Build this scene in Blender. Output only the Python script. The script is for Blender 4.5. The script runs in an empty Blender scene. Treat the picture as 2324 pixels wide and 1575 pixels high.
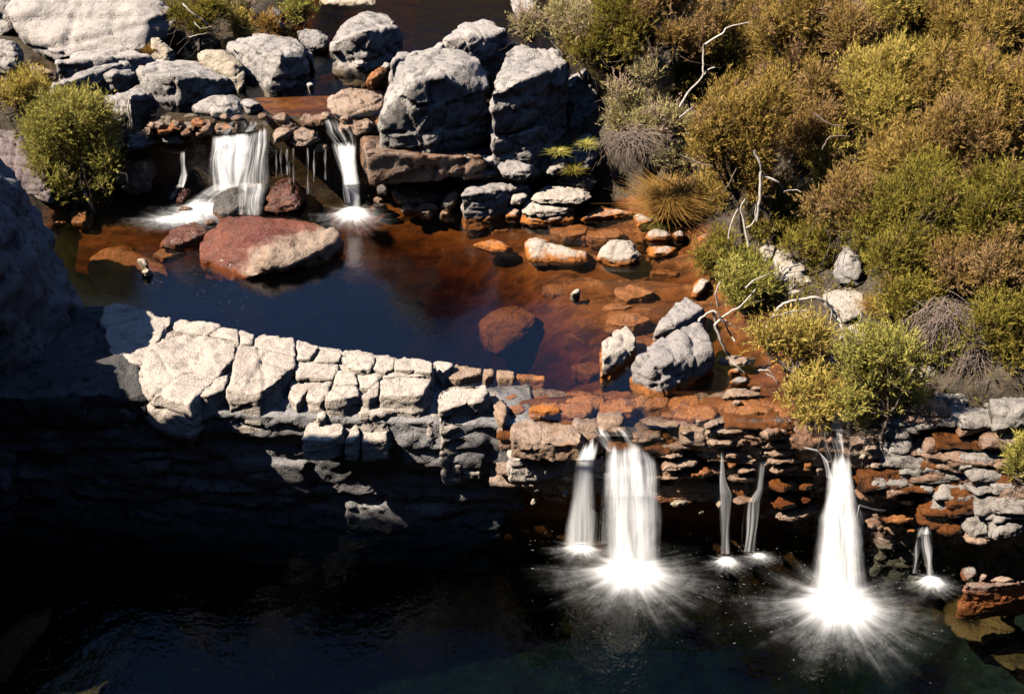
import bpy, bmesh, math, random
import numpy as np
from mathutils import Vector
from math import radians, sin, cos, pi

# ------------------------------------------------------------------ camera, sky, sun, exposure
sc = bpy.context.scene
FD, PITCH, CZ = 3227.0, radians(33.0), 14.7      # focal length in pixels of a 2324 px wide frame
cam_d = bpy.data.cameras.new('camera'); cam = bpy.data.objects.new('camera', cam_d)
sc.collection.objects.link(cam)
cam.location = (0, 0, CZ); cam.rotation_euler = (pi/2 - PITCH, 0, 0)
cam_d.sensor_width = 36.0; cam_d.lens = 36.0*FD/2324.0
cam_d.clip_start = 0.1; cam_d.clip_end = 2000.0
sc.camera = cam

SUN_DIR = Vector((-0.82, -0.25, 1.02)).normalized()      # towards the sun: left, slightly behind the falls
w = bpy.data.worlds.new('World'); sc.world = w; w.use_nodes = True
nt = w.node_tree; nt.nodes.clear()
sky = nt.nodes.new('ShaderNodeTexSky'); sky.sky_type = 'NISHITA'; sky.sun_disc = False
sky.sun_elevation = math.asin(SUN_DIR.z); sky.sun_rotation = math.atan2(SUN_DIR.x, SUN_DIR.y)
sky.altitude = 900; sky.air_density = 0.6; sky.dust_density = 0.0; sky.ozone_density = 5.0
bg = nt.nodes.new('ShaderNodeBackground'); bg.inputs[1].default_value = 0.11
ow = nt.nodes.new('ShaderNodeOutputWorld')
nt.links.new(sky.outputs[0], bg.inputs[0]); nt.links.new(bg.outputs[0], ow.inputs[0])

sun_d = bpy.data.lights.new('sun', 'SUN'); sun_d.energy = 5.0; sun_d.angle = radians(0.5)
sun_d.color = (1.0, 0.905, 0.775)
sun = bpy.data.objects.new('sun', sun_d); sc.collection.objects.link(sun)
sun.rotation_euler = (-SUN_DIR).to_track_quat('-Z', 'Y').to_euler()
sun.location = SUN_DIR*60

sc.view_settings.view_transform = 'Standard'; sc.view_settings.look = 'None'
sc.view_settings.exposure = 0.85; sc.view_settings.gamma = 1.0; sc.view_settings.use_curve_mapping = False
sc.render.engine = 'CYCLES'
cy = sc.cycles
cy.use_denoising = True
cy.max_bounces = 6; cy.diffuse_bounces = 0; cy.glossy_bounces = 3; cy.transmission_bounces = 4
cy.transparent_max_bounces = 24; cy.volume_bounces = 0
cy.caustics_reflective = False; cy.caustics_refractive = False
cy.sample_clamp_indirect = 4.0

# ------------------------------------------------------------------ placing helpers
CP, SP = cos(PITCH), sin(PITCH)
ZL, ZU, ZT = 0.0, 2.2, 3.8                         # lower pool, upper pool, stream above
def ray(x, y):
    u = (x-1162)/FD; v = (787.4-y)/FD
    return (u, CP+v*SP, -SP+v*CP)
def at(x, y, z):                                   # point of the place on level z seen at (x, y)
    d = ray(x, y); t = (z-CZ)/d[2]; return (d[0]*t, d[1]*t, z)
def atY(x, y, Y):                                  # ... on the upright plane Y
    d = ray(x, y); t = Y/d[1]; return (d[0]*t, Y, CZ+d[2]*t)
FR = {'A':(0,0,2.812),'B':(800,0,2.812),'C':(1620,0,2.812),'D':(0,540,2.812),'E':(800,540,2.812),
      'F':(1620,540,2.812),'G':(1200,1000,2.4085),'H':(1620,1000,2.4085),'K':(680,740,3.938),
      'M':(1200,980,3.938),'N':(1860,980,3.938),'Q':(420,240,3.938),'S':(0,380,3.938),'P':(0,0,0.95211)}
def pts(f, *v):
    a, b, s = FR[f]
    return [((v[i]/s+a)/1.0503, (v[i+1]/s+b)/1.0503) for i in range(0, len(v), 2)]

col = sc.collection
def tag(o, label=None, cat=None, group=None, kind=None):
    if label: o['label'] = label
    if cat: o['category'] = cat
    if group: o['group'] = group
    if kind: o['kind'] = kind
    return o
def empty(name, loc=(0,0,0)):
    o = bpy.data.objects.new(name, None); col.objects.link(o); o.location = loc; o.empty_display_size = 0.2
    return o
def link(name, me, parent=None, loc=(0,0,0)):
    o = bpy.data.objects.new(name, me); col.objects.link(o); o.location = loc
    if parent: o.parent = parent
    return o
def np_mesh(name, V, F, mat=None, smooth=True, uv=None, attrs=None):
    V = np.asarray(V, np.float32); F = np.asarray(F, np.int32)
    k = F.shape[1]; me = bpy.data.meshes.new(name)
    me.vertices.add(len(V)); me.vertices.foreach_set('co', V.ravel())
    me.loops.add(F.size); me.loops.foreach_set('vertex_index', F.ravel())
    me.polygons.add(len(F)); me.polygons.foreach_set('loop_start', np.arange(0, F.size, k, dtype=np.int32))
    me.polygons.foreach_set('loop_total', np.full(len(F), k, np.int32))
    if smooth: me.polygons.foreach_set('use_smooth', np.ones(len(F), bool))
    me.update(calc_edges=True)
    if uv is not None:
        l = me.uv_layers.new(name='UVMap'); l.data.foreach_set('uv', np.asarray(uv, np.float32)[F.ravel()].ravel())
    for n, a in (attrs or {}).items():
        at_ = me.attributes.new(n, 'FLOAT', 'POINT'); at_.data.foreach_set('value', np.asarray(a, np.float32))
    if mat: me.materials.append(mat)
    return me

# ------------------------------------------------------------------ noise (numpy)
def h3(i, j, k, s):
    n = (i*374761393 + j*668265263 + k*2147483647 + s*1274126177) & 0xffffffff
    n = ((n ^ (n >> 13))*1274126177) & 0xffffffff
    n = ((n ^ (n >> 15))*2246822519) & 0xffffffff
    return ((n ^ (n >> 16)) & 0xffffff)/float(0xffffff)
def vnoise(P, s=0):
    I = np.floor(P).astype(np.int64); f = P-I; f = f*f*(3-2*f)
    r = 0
    for a in (0,1):
        for b in (0,1):
            for c in (0,1):
                wgt = (f[:,0] if a else 1-f[:,0])*(f[:,1] if b else 1-f[:,1])*(f[:,2] if c else 1-f[:,2])
                r = r + wgt*h3(I[:,0]+a, I[:,1]+b, I[:,2]+c, s)
    return r-0.5
def fbm(P, o=4, s=0):
    r = 0; a = 1.0
    for i in range(o):
        r = r + a*vnoise(P*(2**i)+i*17.3, s+i); a *= 0.5
    return r
def worley(P, s=0):
    I = np.floor(P).astype(np.int64); n = len(P)
    F1 = np.full(n, 9.0); F2 = np.full(n, 9.0); C = np.zeros((n,3)); ID = np.zeros((n,3), np.int64)
    for a in (-1,0,1):
        for b in (-1,0,1):
            for c in (-1,0,1):
                J = I+np.array([a,b,c])
                q = J+np.stack([h3(J[:,0],J[:,1],J[:,2],s+k) for k in (1,2,3)],1)*0.9
                d = np.sqrt(((q-P)**2).sum(1))
                m = d < F1
                F2 = np.where(m, F1, np.minimum(F2, d)); F1 = np.where(m, d, F1)
                C[m] = q[m]; ID[m] = J[m]
    return F1, F2, C, ID
def sstep(a, b, x):
    t = np.clip((x-a)/(b-a), 0, 1); return t*t*(3-2*t)

# ------------------------------------------------------------------ materials
def newmat(name):
    m = bpy.data.materials.new(name); m.use_nodes = True; m.node_tree.nodes.clear(); return m
class NT:
    def __init__(s, m): s.t = m.node_tree
    def n(s, ty, **k):
        x = s.t.nodes.new('ShaderNode'+ty)
        for a, b in k.items():
            if isinstance(b, (int,)) or a in ('operation','blend_type','data_type','noise_dimensions','feature','distance','attribute_name','interpolation_type','use_clamp','clamp'):
                setattr(x, a, b)
        return x
    def l(s, a, b): s.t.links.new(a, b)
    def val(s, x, v):
        if hasattr(v, 'is_output') or hasattr(v, 'links'): s.l(v, x)
        else: x.default_value = v
    def math(s, op, a, b=None, clamp=False):
        x = s.n('Math', operation=op); x.use_clamp = clamp; s.val(x.inputs[0], a)
        if b is not None: s.val(x.inputs[1], b)
        return x.outputs[0]
    def noise(s, vec, scale, detail=4, rough=0.55, dist=0.0):
        x = s.n('TexNoise'); s.l(vec, x.inputs['Vector']); x.inputs['Scale'].default_value = scale
        x.inputs['Detail'].default_value = detail; x.inputs['Roughness'].default_value = rough
        x.inputs['Distortion'].default_value = dist
        return x.outputs['Fac']
    def rng(s, v, a, b, c=0.0, d=1.0, smooth=True):
        x = s.n('MapRange'); x.interpolation_type = 'SMOOTHSTEP' if smooth else 'LINEAR'
        s.val(x.inputs[0], v)
        for i, q in enumerate((a,b,c,d)): s.val(x.inputs[i+1], q)
        return x.outputs[0]
    def mix(s, f, a, b, blend='MIX'):
        x = s.n('Mix', data_type='RGBA'); x.blend_type = blend
        s.val(x.inputs[0], f); s.val(x.inputs[6], a if not isinstance(a, tuple) else a+(1,)); s.val(x.inputs[7], b if not isinstance(b, tuple) else b+(1,))
        return x.outputs[2]
    def bump(s, hgt, strength, dist, normal=None):
        x = s.n('Bump'); x.inputs['Strength'].default_value = strength; x.inputs['Distance'].default_value = dist
        s.l(hgt, x.inputs['Height'])
        if normal: s.l(normal, x.inputs['Normal'])
        return x.outputs[0]
    def out(s, surf=None, vol=None):
        o = s.n('OutputMaterial')
        if surf: s.l(surf, o.inputs[0])
        if vol: s.l(vol, o.inputs[1])

def rock_mat(name, c1, c2, dark, waterline=None, stain=(0.42,0.15,0.035), rough=0.85, wet=0.0, darkamt=0.6, lichen_shade=0.5, stain_up=0.10, patch=None):
    """weathered quartzite: two mottled tones, dark lichen, pale flecks; iron-stained below its waterline"""
    m = newmat(name); g = NT(m)
    pos = g.n('NewGeometry').outputs['Position']
    n1 = g.noise(pos, 1.3, 5, 0.6); n2 = g.noise(pos, 6.0, 5, 0.65); n3 = g.noise(pos, 28.0, 4, 0.7)
    c = g.mix(g.rng(n1, 0.35, 0.65), c1, c2)
    c = g.mix(g.math('MULTIPLY', g.rng(n2, 0.52, 0.62), darkamt), c, dark)
    c = g.mix(g.math('MULTIPLY', g.rng(n3, 0.58, 0.72), lichen_shade), c, tuple(min(1, q*1.35) for q in c1))
    sp = g.noise(pos, 60.0, 3, 0.7)
    c = g.mix(g.math('MULTIPLY', g.rng(sp, 0.56, 0.70), 0.5), c, tuple(q*0.45 for q in dark))
    rg = g.rng(n3, 0.3, 0.7, rough-0.08, rough+0.08)
    if patch:
        n4 = g.noise(pos, 2.2, 4, 0.6)
        if len(patch) > 2:
            sb = g.n('VectorMath', operation='SUBTRACT'); g.l(pos, sb.inputs[0]); sb.inputs[1].default_value = patch[3]
            dt = g.n('VectorMath', operation='DOT_PRODUCT'); g.l(sb.outputs[0], dt.inputs[0]); dt.inputs[1].default_value = patch[2]
            n4 = g.math('ADD', n4, g.math('MULTIPLY', dt.outputs['Value'], 0.55))
        c = g.mix(g.rng(n4, patch[1], patch[1]+(0.3 if len(patch) > 2 else 0.1)), c, patch[0])
    if waterline is not None:
        z = g.n('SeparateXYZ'); g.l(pos, z.inputs[0])
        zz = g.math('ADD', z.outputs[2], g.math('MULTIPLY', g.math('SUBTRACT', n2, 0.5), 0.25))
        st = g.rng(zz, waterline+stain_up*0.3, waterline+stain_up, 1.0, 0.0)
        sc_ = g.mix(g.rng(n2, 0.35, 0.65), stain, tuple(q*0.6 for q in stain))
        c = g.mix(st, c, sc_)
        rg = g.math('SUBTRACT', rg, g.math('MULTIPLY', st, 0.35))
    b = g.n('BsdfPrincipled'); g.l(c, b.inputs['Base Color'])
    vo = g.n('TexVoronoi', feature='DISTANCE_TO_EDGE'); vo.inputs['Scale'].default_value = 2.6
    vd = g.n('VectorMath', operation='ADD'); g.l(pos, vd.inputs[0])
    nn = g.n('TexNoise'); nn.inputs['Scale'].default_value = 3.0; g.l(pos, nn.inputs['Vector']); g.l(nn.outputs['Color'], vd.inputs[1])
    g.l(vd.outputs[0], vo.inputs['Vector'])
    crack = g.rng(vo.outputs['Distance'], 0.0, 0.035)
    hgt = g.math('ADD', g.math('MULTIPLY', n2, 0.45), g.math('ADD', g.math('MULTIPLY', n3, 0.46), g.math('ADD', g.math('MULTIPLY', crack, 0.13), g.math('MULTIPLY', sp, 0.09))))
    if wet > 0:
        rg = g.math('MULTIPLY', rg, 1.0-wet)
        b.inputs['Specular IOR Level'].default_value = 0.6
    else:
        b.inputs['Specular IOR Level'].default_value = 0.25
    g.val(b.inputs['Roughness'], rg)
    g.l(g.bump(hgt, 1.0, 0.065), b.inputs['Normal'])
    g.out(b.outputs[0]); return m

M = {}
M['ledge'] = rock_mat('pale_quartzite', (0.64,0.55,0.465), (0.54,0.455,0.39), (0.33,0.27,0.235), None, darkamt=0.55, lichen_shade=0.35)
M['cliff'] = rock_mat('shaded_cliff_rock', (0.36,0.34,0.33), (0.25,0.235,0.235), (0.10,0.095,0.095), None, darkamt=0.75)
M['lichen_shade'] = rock_mat('shade_darkened_rock', (0.13,0.12,0.115), (0.085,0.08,0.08), (0.035,0.033,0.033), None, darkamt=0.8)  # ledge rock darkened: the left slab's shade is put into its colour
M['grey'] = rock_mat('grey_quartzite', (0.52,0.465,0.42), (0.38,0.345,0.32), (0.15,0.135,0.13), None, darkamt=0.75)
M['greyU'] = rock_mat('grey_quartzite_pool', (0.46,0.41,0.38), (0.36,0.32,0.30), (0.19,0.17,0.16), ZU, darkamt=0.65)
M['pale'] = rock_mat('pale_boulder', (0.58,0.51,0.46), (0.48,0.43,0.40), (0.27,0.245,0.24), None, darkamt=0.55)
M['paleU'] = rock_mat('pale_pool_stone', (0.60,0.52,0.44), (0.52,0.44,0.36), (0.36,0.28,0.21), ZU, darkamt=0.4, stain=(0.55,0.19,0.04), stain_up=0.14)
M['cream'] = rock_mat('cream_boulder', (0.60,0.50,0.38), (0.52,0.43,0.33), (0.36,0.29,0.22), None, darkamt=0.35)
M['red'] = rock_mat('wet_red_rock', (0.20,0.06,0.035), (0.30,0.11,0.06), (0.10,0.035,0.025), ZU, rough=0.38, wet=0.25, patch=((0.50,0.41,0.33), 0.56), stain=(0.30,0.08,0.02))
M['redcream'] = rock_mat('red_and_cream_rock', (0.15,0.04,0.025), (0.24,0.08,0.045), (0.10,0.035,0.025), ZU, rough=0.36, wet=0.25, patch=((0.46,0.33,0.24), 0.52, (0.8,-1.1,0.0), at(600,565,2.45)), stain=(0.30,0.08,0.02))
M['redwet'] = rock_mat('wet_dark_red_rock', (0.14,0.045,0.03), (0.20,0.08,0.045), (0.06,0.03,0.025), ZU, rough=0.35, wet=0.3, stain=(0.2,0.06,0.02))
M['black'] = rock_mat('wet_black_rock', (0.10,0.09,0.085), (0.16,0.13,0.11), (0.05,0.045,0.045), ZU, rough=0.35, wet=0.2, stain=(0.2,0.07,0.02))
M['orange'] = rock_mat('iron_stained_stone', (0.46,0.34,0.26), (0.38,0.24,0.155), (0.20,0.125,0.09), None, rough=0.6, darkamt=0.65, patch=((0.38,0.14,0.04), 0.63))
M['rust'] = rock_mat('wet_rust_stone', (0.45,0.17,0.05), (0.33,0.12,0.035), (0.14,0.06,0.03), None, rough=0.4, wet=0.3, darkamt=0.7)
M['lipwet'] = rock_mat('wet_lip_stone', (0.34,0.24,0.18), (0.30,0.15,0.08), (0.10,0.06,0.04), None, rough=0.35, wet=0.35, darkamt=0.8)
M['rightgrey'] = rock_mat('bank_rock', (0.40,0.36,0.32), (0.30,0.26,0.23), (0.14,0.12,0.11), ZL, darkamt=0.75, stain=(0.3,0.1,0.03), stain_up=0.5)
M['purple'] = rock_mat('purple_brown_rock', (0.30,0.23,0.22), (0.23,0.18,0.175), (0.12,0.095,0.095), None, darkamt=0.7)

# bed of the pools and the soil of the bank: colour of the stuff itself, changing with where it lies
def ground_mat():
    m = newmat('stream_bed_and_soil'); g = NT(m)
    pos = g.n('NewGeometry').outputs['Position']
    n1 = g.noise(pos, 1.1, 5, 0.6); n2 = g.noise(pos, 5.0, 6, 0.65); n3 = g.noise(pos, 24.0, 4, 0.7)
    xyz = g.n('SeparateXYZ'); g.l(pos, xyz.inputs[0])
    mp = g.n('Mapping'); mp.inputs['Scale'].default_value = (0.55, 2.6, 2.0); g.l(pos, mp.inputs[0])
    n4 = g.noise(mp.outputs[0], 1.6, 5, 0.6)
    bed = g.mix(g.rng(n4, 0.36, 0.62), (0.25,0.085,0.021), (0.085,0.03,0.010))
    bed = g.mix(g.math('MULTIPLY', g.rng(n2, 0.5, 0.66), 0.6), bed, (0.36,0.15,0.045))
    soil = g.mix(g.rng(n2, 0.4, 0.6), (0.10,0.075,0.05), (0.05,0.04,0.03))
    soil = g.mix(g.math('MULTIPLY', g.rng(n3, 0.55, 0.68), 0.7), soil, (0.24,0.20,0.16))
    inst = g.n('Attribute'); inst.attribute_name = 'soil'
    c = g.mix(inst.outputs['Fac'], bed, soil)
    b = g.n('BsdfPrincipled'); g.l(c, b.inputs['Base Color']); b.inputs['Roughness'].default_value = 0.75
    b.inputs['Specular IOR Level'].default_value = 0.2
    hgt = g.math('ADD', n2, g.math('ADD', g.math('MULTIPLY', n3, 0.4), n4))
    g.l(g.bump(hgt, 0.7, 0.06), b.inputs['Normal'])
    g.out(b.outputs[0]); return m
M['ground'] = ground_mat()

def water_mat(name, absorb, dens, rough=0.03, bump=0.15, bscale=2.0, ior=1.33):
    """clear tannin-stained water: Fresnel mirror over a tinted, light-absorbing body"""
    m = newmat(name); g = NT(m)
    pos = g.n('NewGeometry').outputs['Position']
    n1 = g.noise(pos, bscale, 3, 0.5); n2 = g.noise(pos, bscale*6, 2, 0.5)
    nm = g.bump(g.math('ADD', n1, g.math('MULTIPLY', n2, 0.25)), bump, 0.1)
    fr = g.n('Fresnel'); fr.inputs[0].default_value = ior; g.l(nm, fr.inputs['Normal'])
    ff = g.math('MULTIPLY', fr.outputs[0], g.math('SUBTRACT', 1.0, g.n('NewGeometry').outputs['Backfacing']))
    gl = g.n('BsdfGlossy'); gl.inputs['Roughness'].default_value = rough; g.l(nm, gl.inputs['Normal'])
    tr = g.n('BsdfTransparent')
    mx = g.n('MixShader'); g.l(ff, mx.inputs[0]); g.l(tr.outputs[0], mx.inputs[1]); g.l(gl.outputs[0], mx.inputs[2])
    va = g.n('VolumeAbsorption'); va.inputs['Color'].default_value = absorb+(1,); va.inputs['Density'].default_value = dens
    g.out(mx.outputs[0], va.outputs[0]); return m
# VolumeAbsorption takes (1-colour)*density per metre
M['waterU'] = water_mat('upper_pool_water', (0.50,0.36,0.10), 1.7, rough=0.16, bump=0.10, ior=1.95)
M['waterT'] = water_mat('stream_water', (0.50,0.38,0.15), 1.6, rough=0.05, bump=0.25, bscale=3)
M['waterL'] = water_mat('lower_pool_water', (0.36,0.54,0.50), 1.0, rough=0.04, bump=0.30, bscale=2.5, ior=1.45)

# ------------------------------------------------------------------ rock shapes
HID = bpy.data.collections.new('tmp'); sc.collection.children.link(HID)
def hull_into(bm, P):
    vs = [bm.verts.new(p) for p in P]
    r = bmesh.ops.convex_hull(bm, input=vs)
    dead = [v for v in vs if v.is_valid and not v.link_faces]
    bmesh.ops.delete(bm, geom=dead, context='VERTS')
def remeshed(clouds, vox):
    bm = bmesh.new()
    for P in clouds: hull_into(bm, P)
    bmesh.ops.recalc_face_normals(bm, faces=bm.faces)
    me = bpy.data.meshes.new('t'); bm.to_mesh(me); bm.free()
    o = bpy.data.objects.new('t', me); HID.objects.link(o)
    md = o.modifiers.new('r', 'REMESH'); md.mode = 'VOXEL'; md.voxel_size = vox; md.adaptivity = 0
    dg = bpy.context.evaluated_depsgraph_get()
    e = o.evaluated_get(dg); m2 = e.to_mesh()
    n = len(m2.vertices); V = np.empty(n*3, np.float32); m2.vertices.foreach_get('co', V); V = V.reshape(-1,3).astype(np.float64)
    N = np.empty(n*3, np.float32); m2.vertex_normals.foreach_get('vector', N); N = N.reshape(-1,3).astype(np.float64)
    k = len(m2.polygons); L = np.empty(len(m2.loops), np.int32); m2.loops.foreach_get('vertex_index', L)
    F = L.reshape(-1,4) if len(L) == 4*k else None
    e.to_mesh_clear(); bpy.data.objects.remove(o); bpy.data.meshes.remove(me)
    return V, N, F
def weather(V, N, size, seed, facet=1.0, crack=1.0, fine=1.0, strata=1.0, cell=None, tilt=(0,0), cuts=7, cutd=0.17, warp=0.06, joints=None):
    facet = facet*0.8; strata_ = strata
    """chip flat facets, open joints and roughen a rock's surface"""
    s = cell or min(0.9, max(0.16, size*0.36))
    rs = np.random.RandomState(seed*7+1); V = V.copy()
    if cuts:
        # split off flat faces along joints: mostly steep ones and the bedding
        c0 = V.mean(0); yaw = rs.uniform(0, pi/2); dip = rs.randn(2)*0.12
        sets = [np.array([dip[0], dip[1], 1.0]), np.array([cos(yaw), sin(yaw), 0.12*rs.randn()]), np.array([-sin(yaw), cos(yaw), 0.12*rs.randn()])]
        for i in range(cuts):
            if i % 5 == 4: n = rs.randn(3); n[2] = n[2]*0.7+0.2
            else: n = sets[rs.randint(3)]*(1 if rs.rand() < 0.5 else -1)+rs.randn(3)*0.16
            n /= np.linalg.norm(n)
            h = (V-c0)@n; lim = h.max()*(1-cutd*rs.rand()**1.3)
            o = np.maximum(h-lim, 0); V -= o[:,None]*0.97*n
    V = V+warp*s*np.stack([fbm(V/(s*0.55)+k*13.7, 3, seed+50+k) for k in range(3)],1)
    Q = V.copy(); Q[:,2] = V[:,2]+V[:,0]*tilt[0]+V[:,1]*tilt[1]
    Wd = np.stack([vnoise(V/s*0.9+k*31, seed+k) for k in range(3)],1)
    P = np.stack([Q[:,0]/s, Q[:,1]/s, Q[:,2]/s*1.5*strata],1)+Wd*0.35+seed*3.17
    F1, F2, C, ID = worley(P, seed)
    hr = h3(ID[:,0], ID[:,1], ID[:,2], seed+9)-0.5
    T = np.stack([h3(ID[:,0], ID[:,1], ID[:,2], seed+20+k)-0.5 for k in range(3)],1)
    d = facet*s*(0.07*hr+0.22*(T*(P-C)).sum(1))
    d -= crack*s*0.07*(1-sstep(0.0, 0.06, F2-F1))
    P2 = P*2.9+5
    G1, G2, C2, ID2 = worley(P2, seed+3)
    T2 = np.stack([h3(ID2[:,0], ID2[:,1], ID2[:,2], seed+40+k)-0.5 for k in range(3)],1)
    d += facet*s*0.06*(T2*(P2-C2)).sum(1)
    # bedding: thin ledges that come and go across the rock
    zz = Q[:,2]+0.10*s*fbm(V/s*1.3, 2, seed+11)*2
    lay = vnoise(np.stack([zz/(0.2*s), V[:,0]/s*0.5, V[:,1]/s*0.5],1), seed+13)
    d += strata*0.045*s*np.round(lay*5)/5*2*sstep(0.05, 0.3, 1-np.abs(N[:,2]))
    nj = joints if joints is not None else (4 if size > 0.9 else (2 if size > 0.35 else 0))
    c1 = V.mean(0); ya = rs.uniform(0, pi)
    for j in range(nj):
        if j % 3 == 0: n = np.array([0.2*rs.randn(), 0.2*rs.randn(), 1.0])
        else:
            t_ = ya+(pi/2 if j % 3 == 2 else 0)+rs.randn()*0.2; n = np.array([cos(t_), sin(t_), 0.25*rs.randn()])
        n /= np.linalg.norm(n)
        e_ = (V-c1)@n; e_ = e_-rs.uniform(-0.6, 0.6)*np.abs(e_).max()+0.03*s*fbm(V/s*2.0, 2, seed+70+j)*2
        w_ = max(0.016, 0.012*size)
        d += 0.022*s*rs.uniform(0.3, 1.0)*np.tanh(e_/w_)*(1 if rs.rand() < 0.5 else -1) - 0.07*s*rs.uniform(0.4, 1.0)*np.exp(-(e_/w_)**2)
    r = fbm(V/s*3.2, 5, seed+5)
    d += fine*s*(0.035*r+0.03*(0.25-np.abs(r)))
    return V+N*d[:,None]
SEED = [11]
def rock_obj(name, clouds, mat, parent=None, vox=None, **kw):
    allp = np.array([p for c in clouds for p in c]); size = float(np.max(np.ptp(allp, axis=0)))
    vox = vox or min(0.075, max(0.028, size/42))
    SEED[0] += 1
    V, N, F = remeshed(clouds, vox)
    V = weather(V, N, size, SEED[0], **kw)
    c = V.mean(0); loc = Vector((c[0], c[1], V[:,2].min()))
    if parent is not None: loc = loc-Vector(parent.location)
    V = V-np.array([c[0], c[1], V[:,2].min()])
    me = np_mesh(name, V, F, mat)
    return link(name, me, parent, loc)
def cloud(base, front, back, zb, dz=0.0, lean=-0.06, bury=0.35, flare=0.08, tw=None):
    """hull points of a boulder from its foot line (on level zb), front top edge and back top edge"""
    x0, x1 = min(p[0] for p in base), max(p[0] for p in base)
    if tw is None: tw = 0.13*(x1-x0)*26/FD
    B = [at(x, y, zb+tw*(1-2*(x-x0)/(x1-x0+1e-6))) for x, y in base]
    bx = [p[0] for p in base]; Fp = []
    for x, y in front:
        i = min(range(len(bx)), key=lambda k: abs(bx[k]-x))
        o = sorted(range(len(bx)), key=lambda k: bx[k])
        xs = [bx[k] for k in o]; ys = [B[k][1] for k in o]
        Y = float(np.interp(x, xs, ys))+lean
        Fp.append(atY(x, y, Y))
    zt = (sum(p[2] for p in Fp)/len(Fp) if Fp else zb)+dz
    K = [at(x, y, zt) for x, y in back]
    pts_ = B+Fp+K+[(p[0], p[1], zb-bury) for p in B]
    cx = sum(p[0] for p in pts_)/len(pts_)
    pts_ += [(p[0]+(p[0]-cx)*flare, p[1]+0.05, zb-bury) for p in K]
    return pts_
def slab(poly, z, h, slope=0.0, under=0.0, yref=None):
    """hull points of a bedded block: its top outline on level z (rising backwards by slope) and h thick"""
    T = [at(x, y, z) for x, y in poly]
    yr = yref if yref is not None else sum(p[1] for p in T)/len(T)
    if slope: T = [at(x, y, z+slope*(p[1]-yr)) for (x, y), p in zip(poly, T)]
    cx = sum(p[0] for p in T)/len(T); cyy = sum(p[1] for p in T)/len(T)
    return T+[(p[0]+(cx-p[0])*under, p[1]+(cyy-p[1])*under, p[2]-h) for p in T]

def boulder(name, label, mat, f, base, front, back, zb, cat='boulder', group=None, extra=(), **kw):
    ck = {k: kw.pop(k) for k in ('dz','lean','bury','flare','tw') if k in kw}
    cl = [cloud(pts(f,*base), pts(f,*front), pts(f,*back), zb, **ck)]+list(extra)
    kw.setdefault('cuts', 5); kw.setdefault('cutd', 0.08)
    o = rock_obj(name, cl, M[mat], **kw)
    return tag(o, label, cat, group)

def lump(f, outline, zb, k=0.6, depth=0.25, puff=0.12, Y=None, bury=0.15):
    """hull points of a stone from its visible outline: foot on level zb (or on the upright plane Y), top leaning back by k"""
    q = pts(f, *outline); ys = [p[1] for p in q]; y0, y1 = min(ys), max(ys)
    foot = max(q, key=lambda p: p[1])
    if Y is None: Y = (at(foot[0], foot[1], zb) if zb is not None else onground(*foot))[1]
    P = []
    for x, y in q:
        t = (y1-y)/(y1-y0+1e-6)
        P.append(atY(x, y, Y+k*t))
    c = np.mean(np.array(P), 0); R = [tuple(p) for p in P]
    for p in P:
        R.append((p[0]+(c[0]-p[0])*0.35, p[1]+(c[1]-p[1])*0.35-puff*0.6, p[2]+(c[2]-p[2])*0.35+puff*0.7))
        R.append((p[0]+(c[0]-p[0])*0.15, p[1]+depth, p[2]-bury))
    return R

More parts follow.
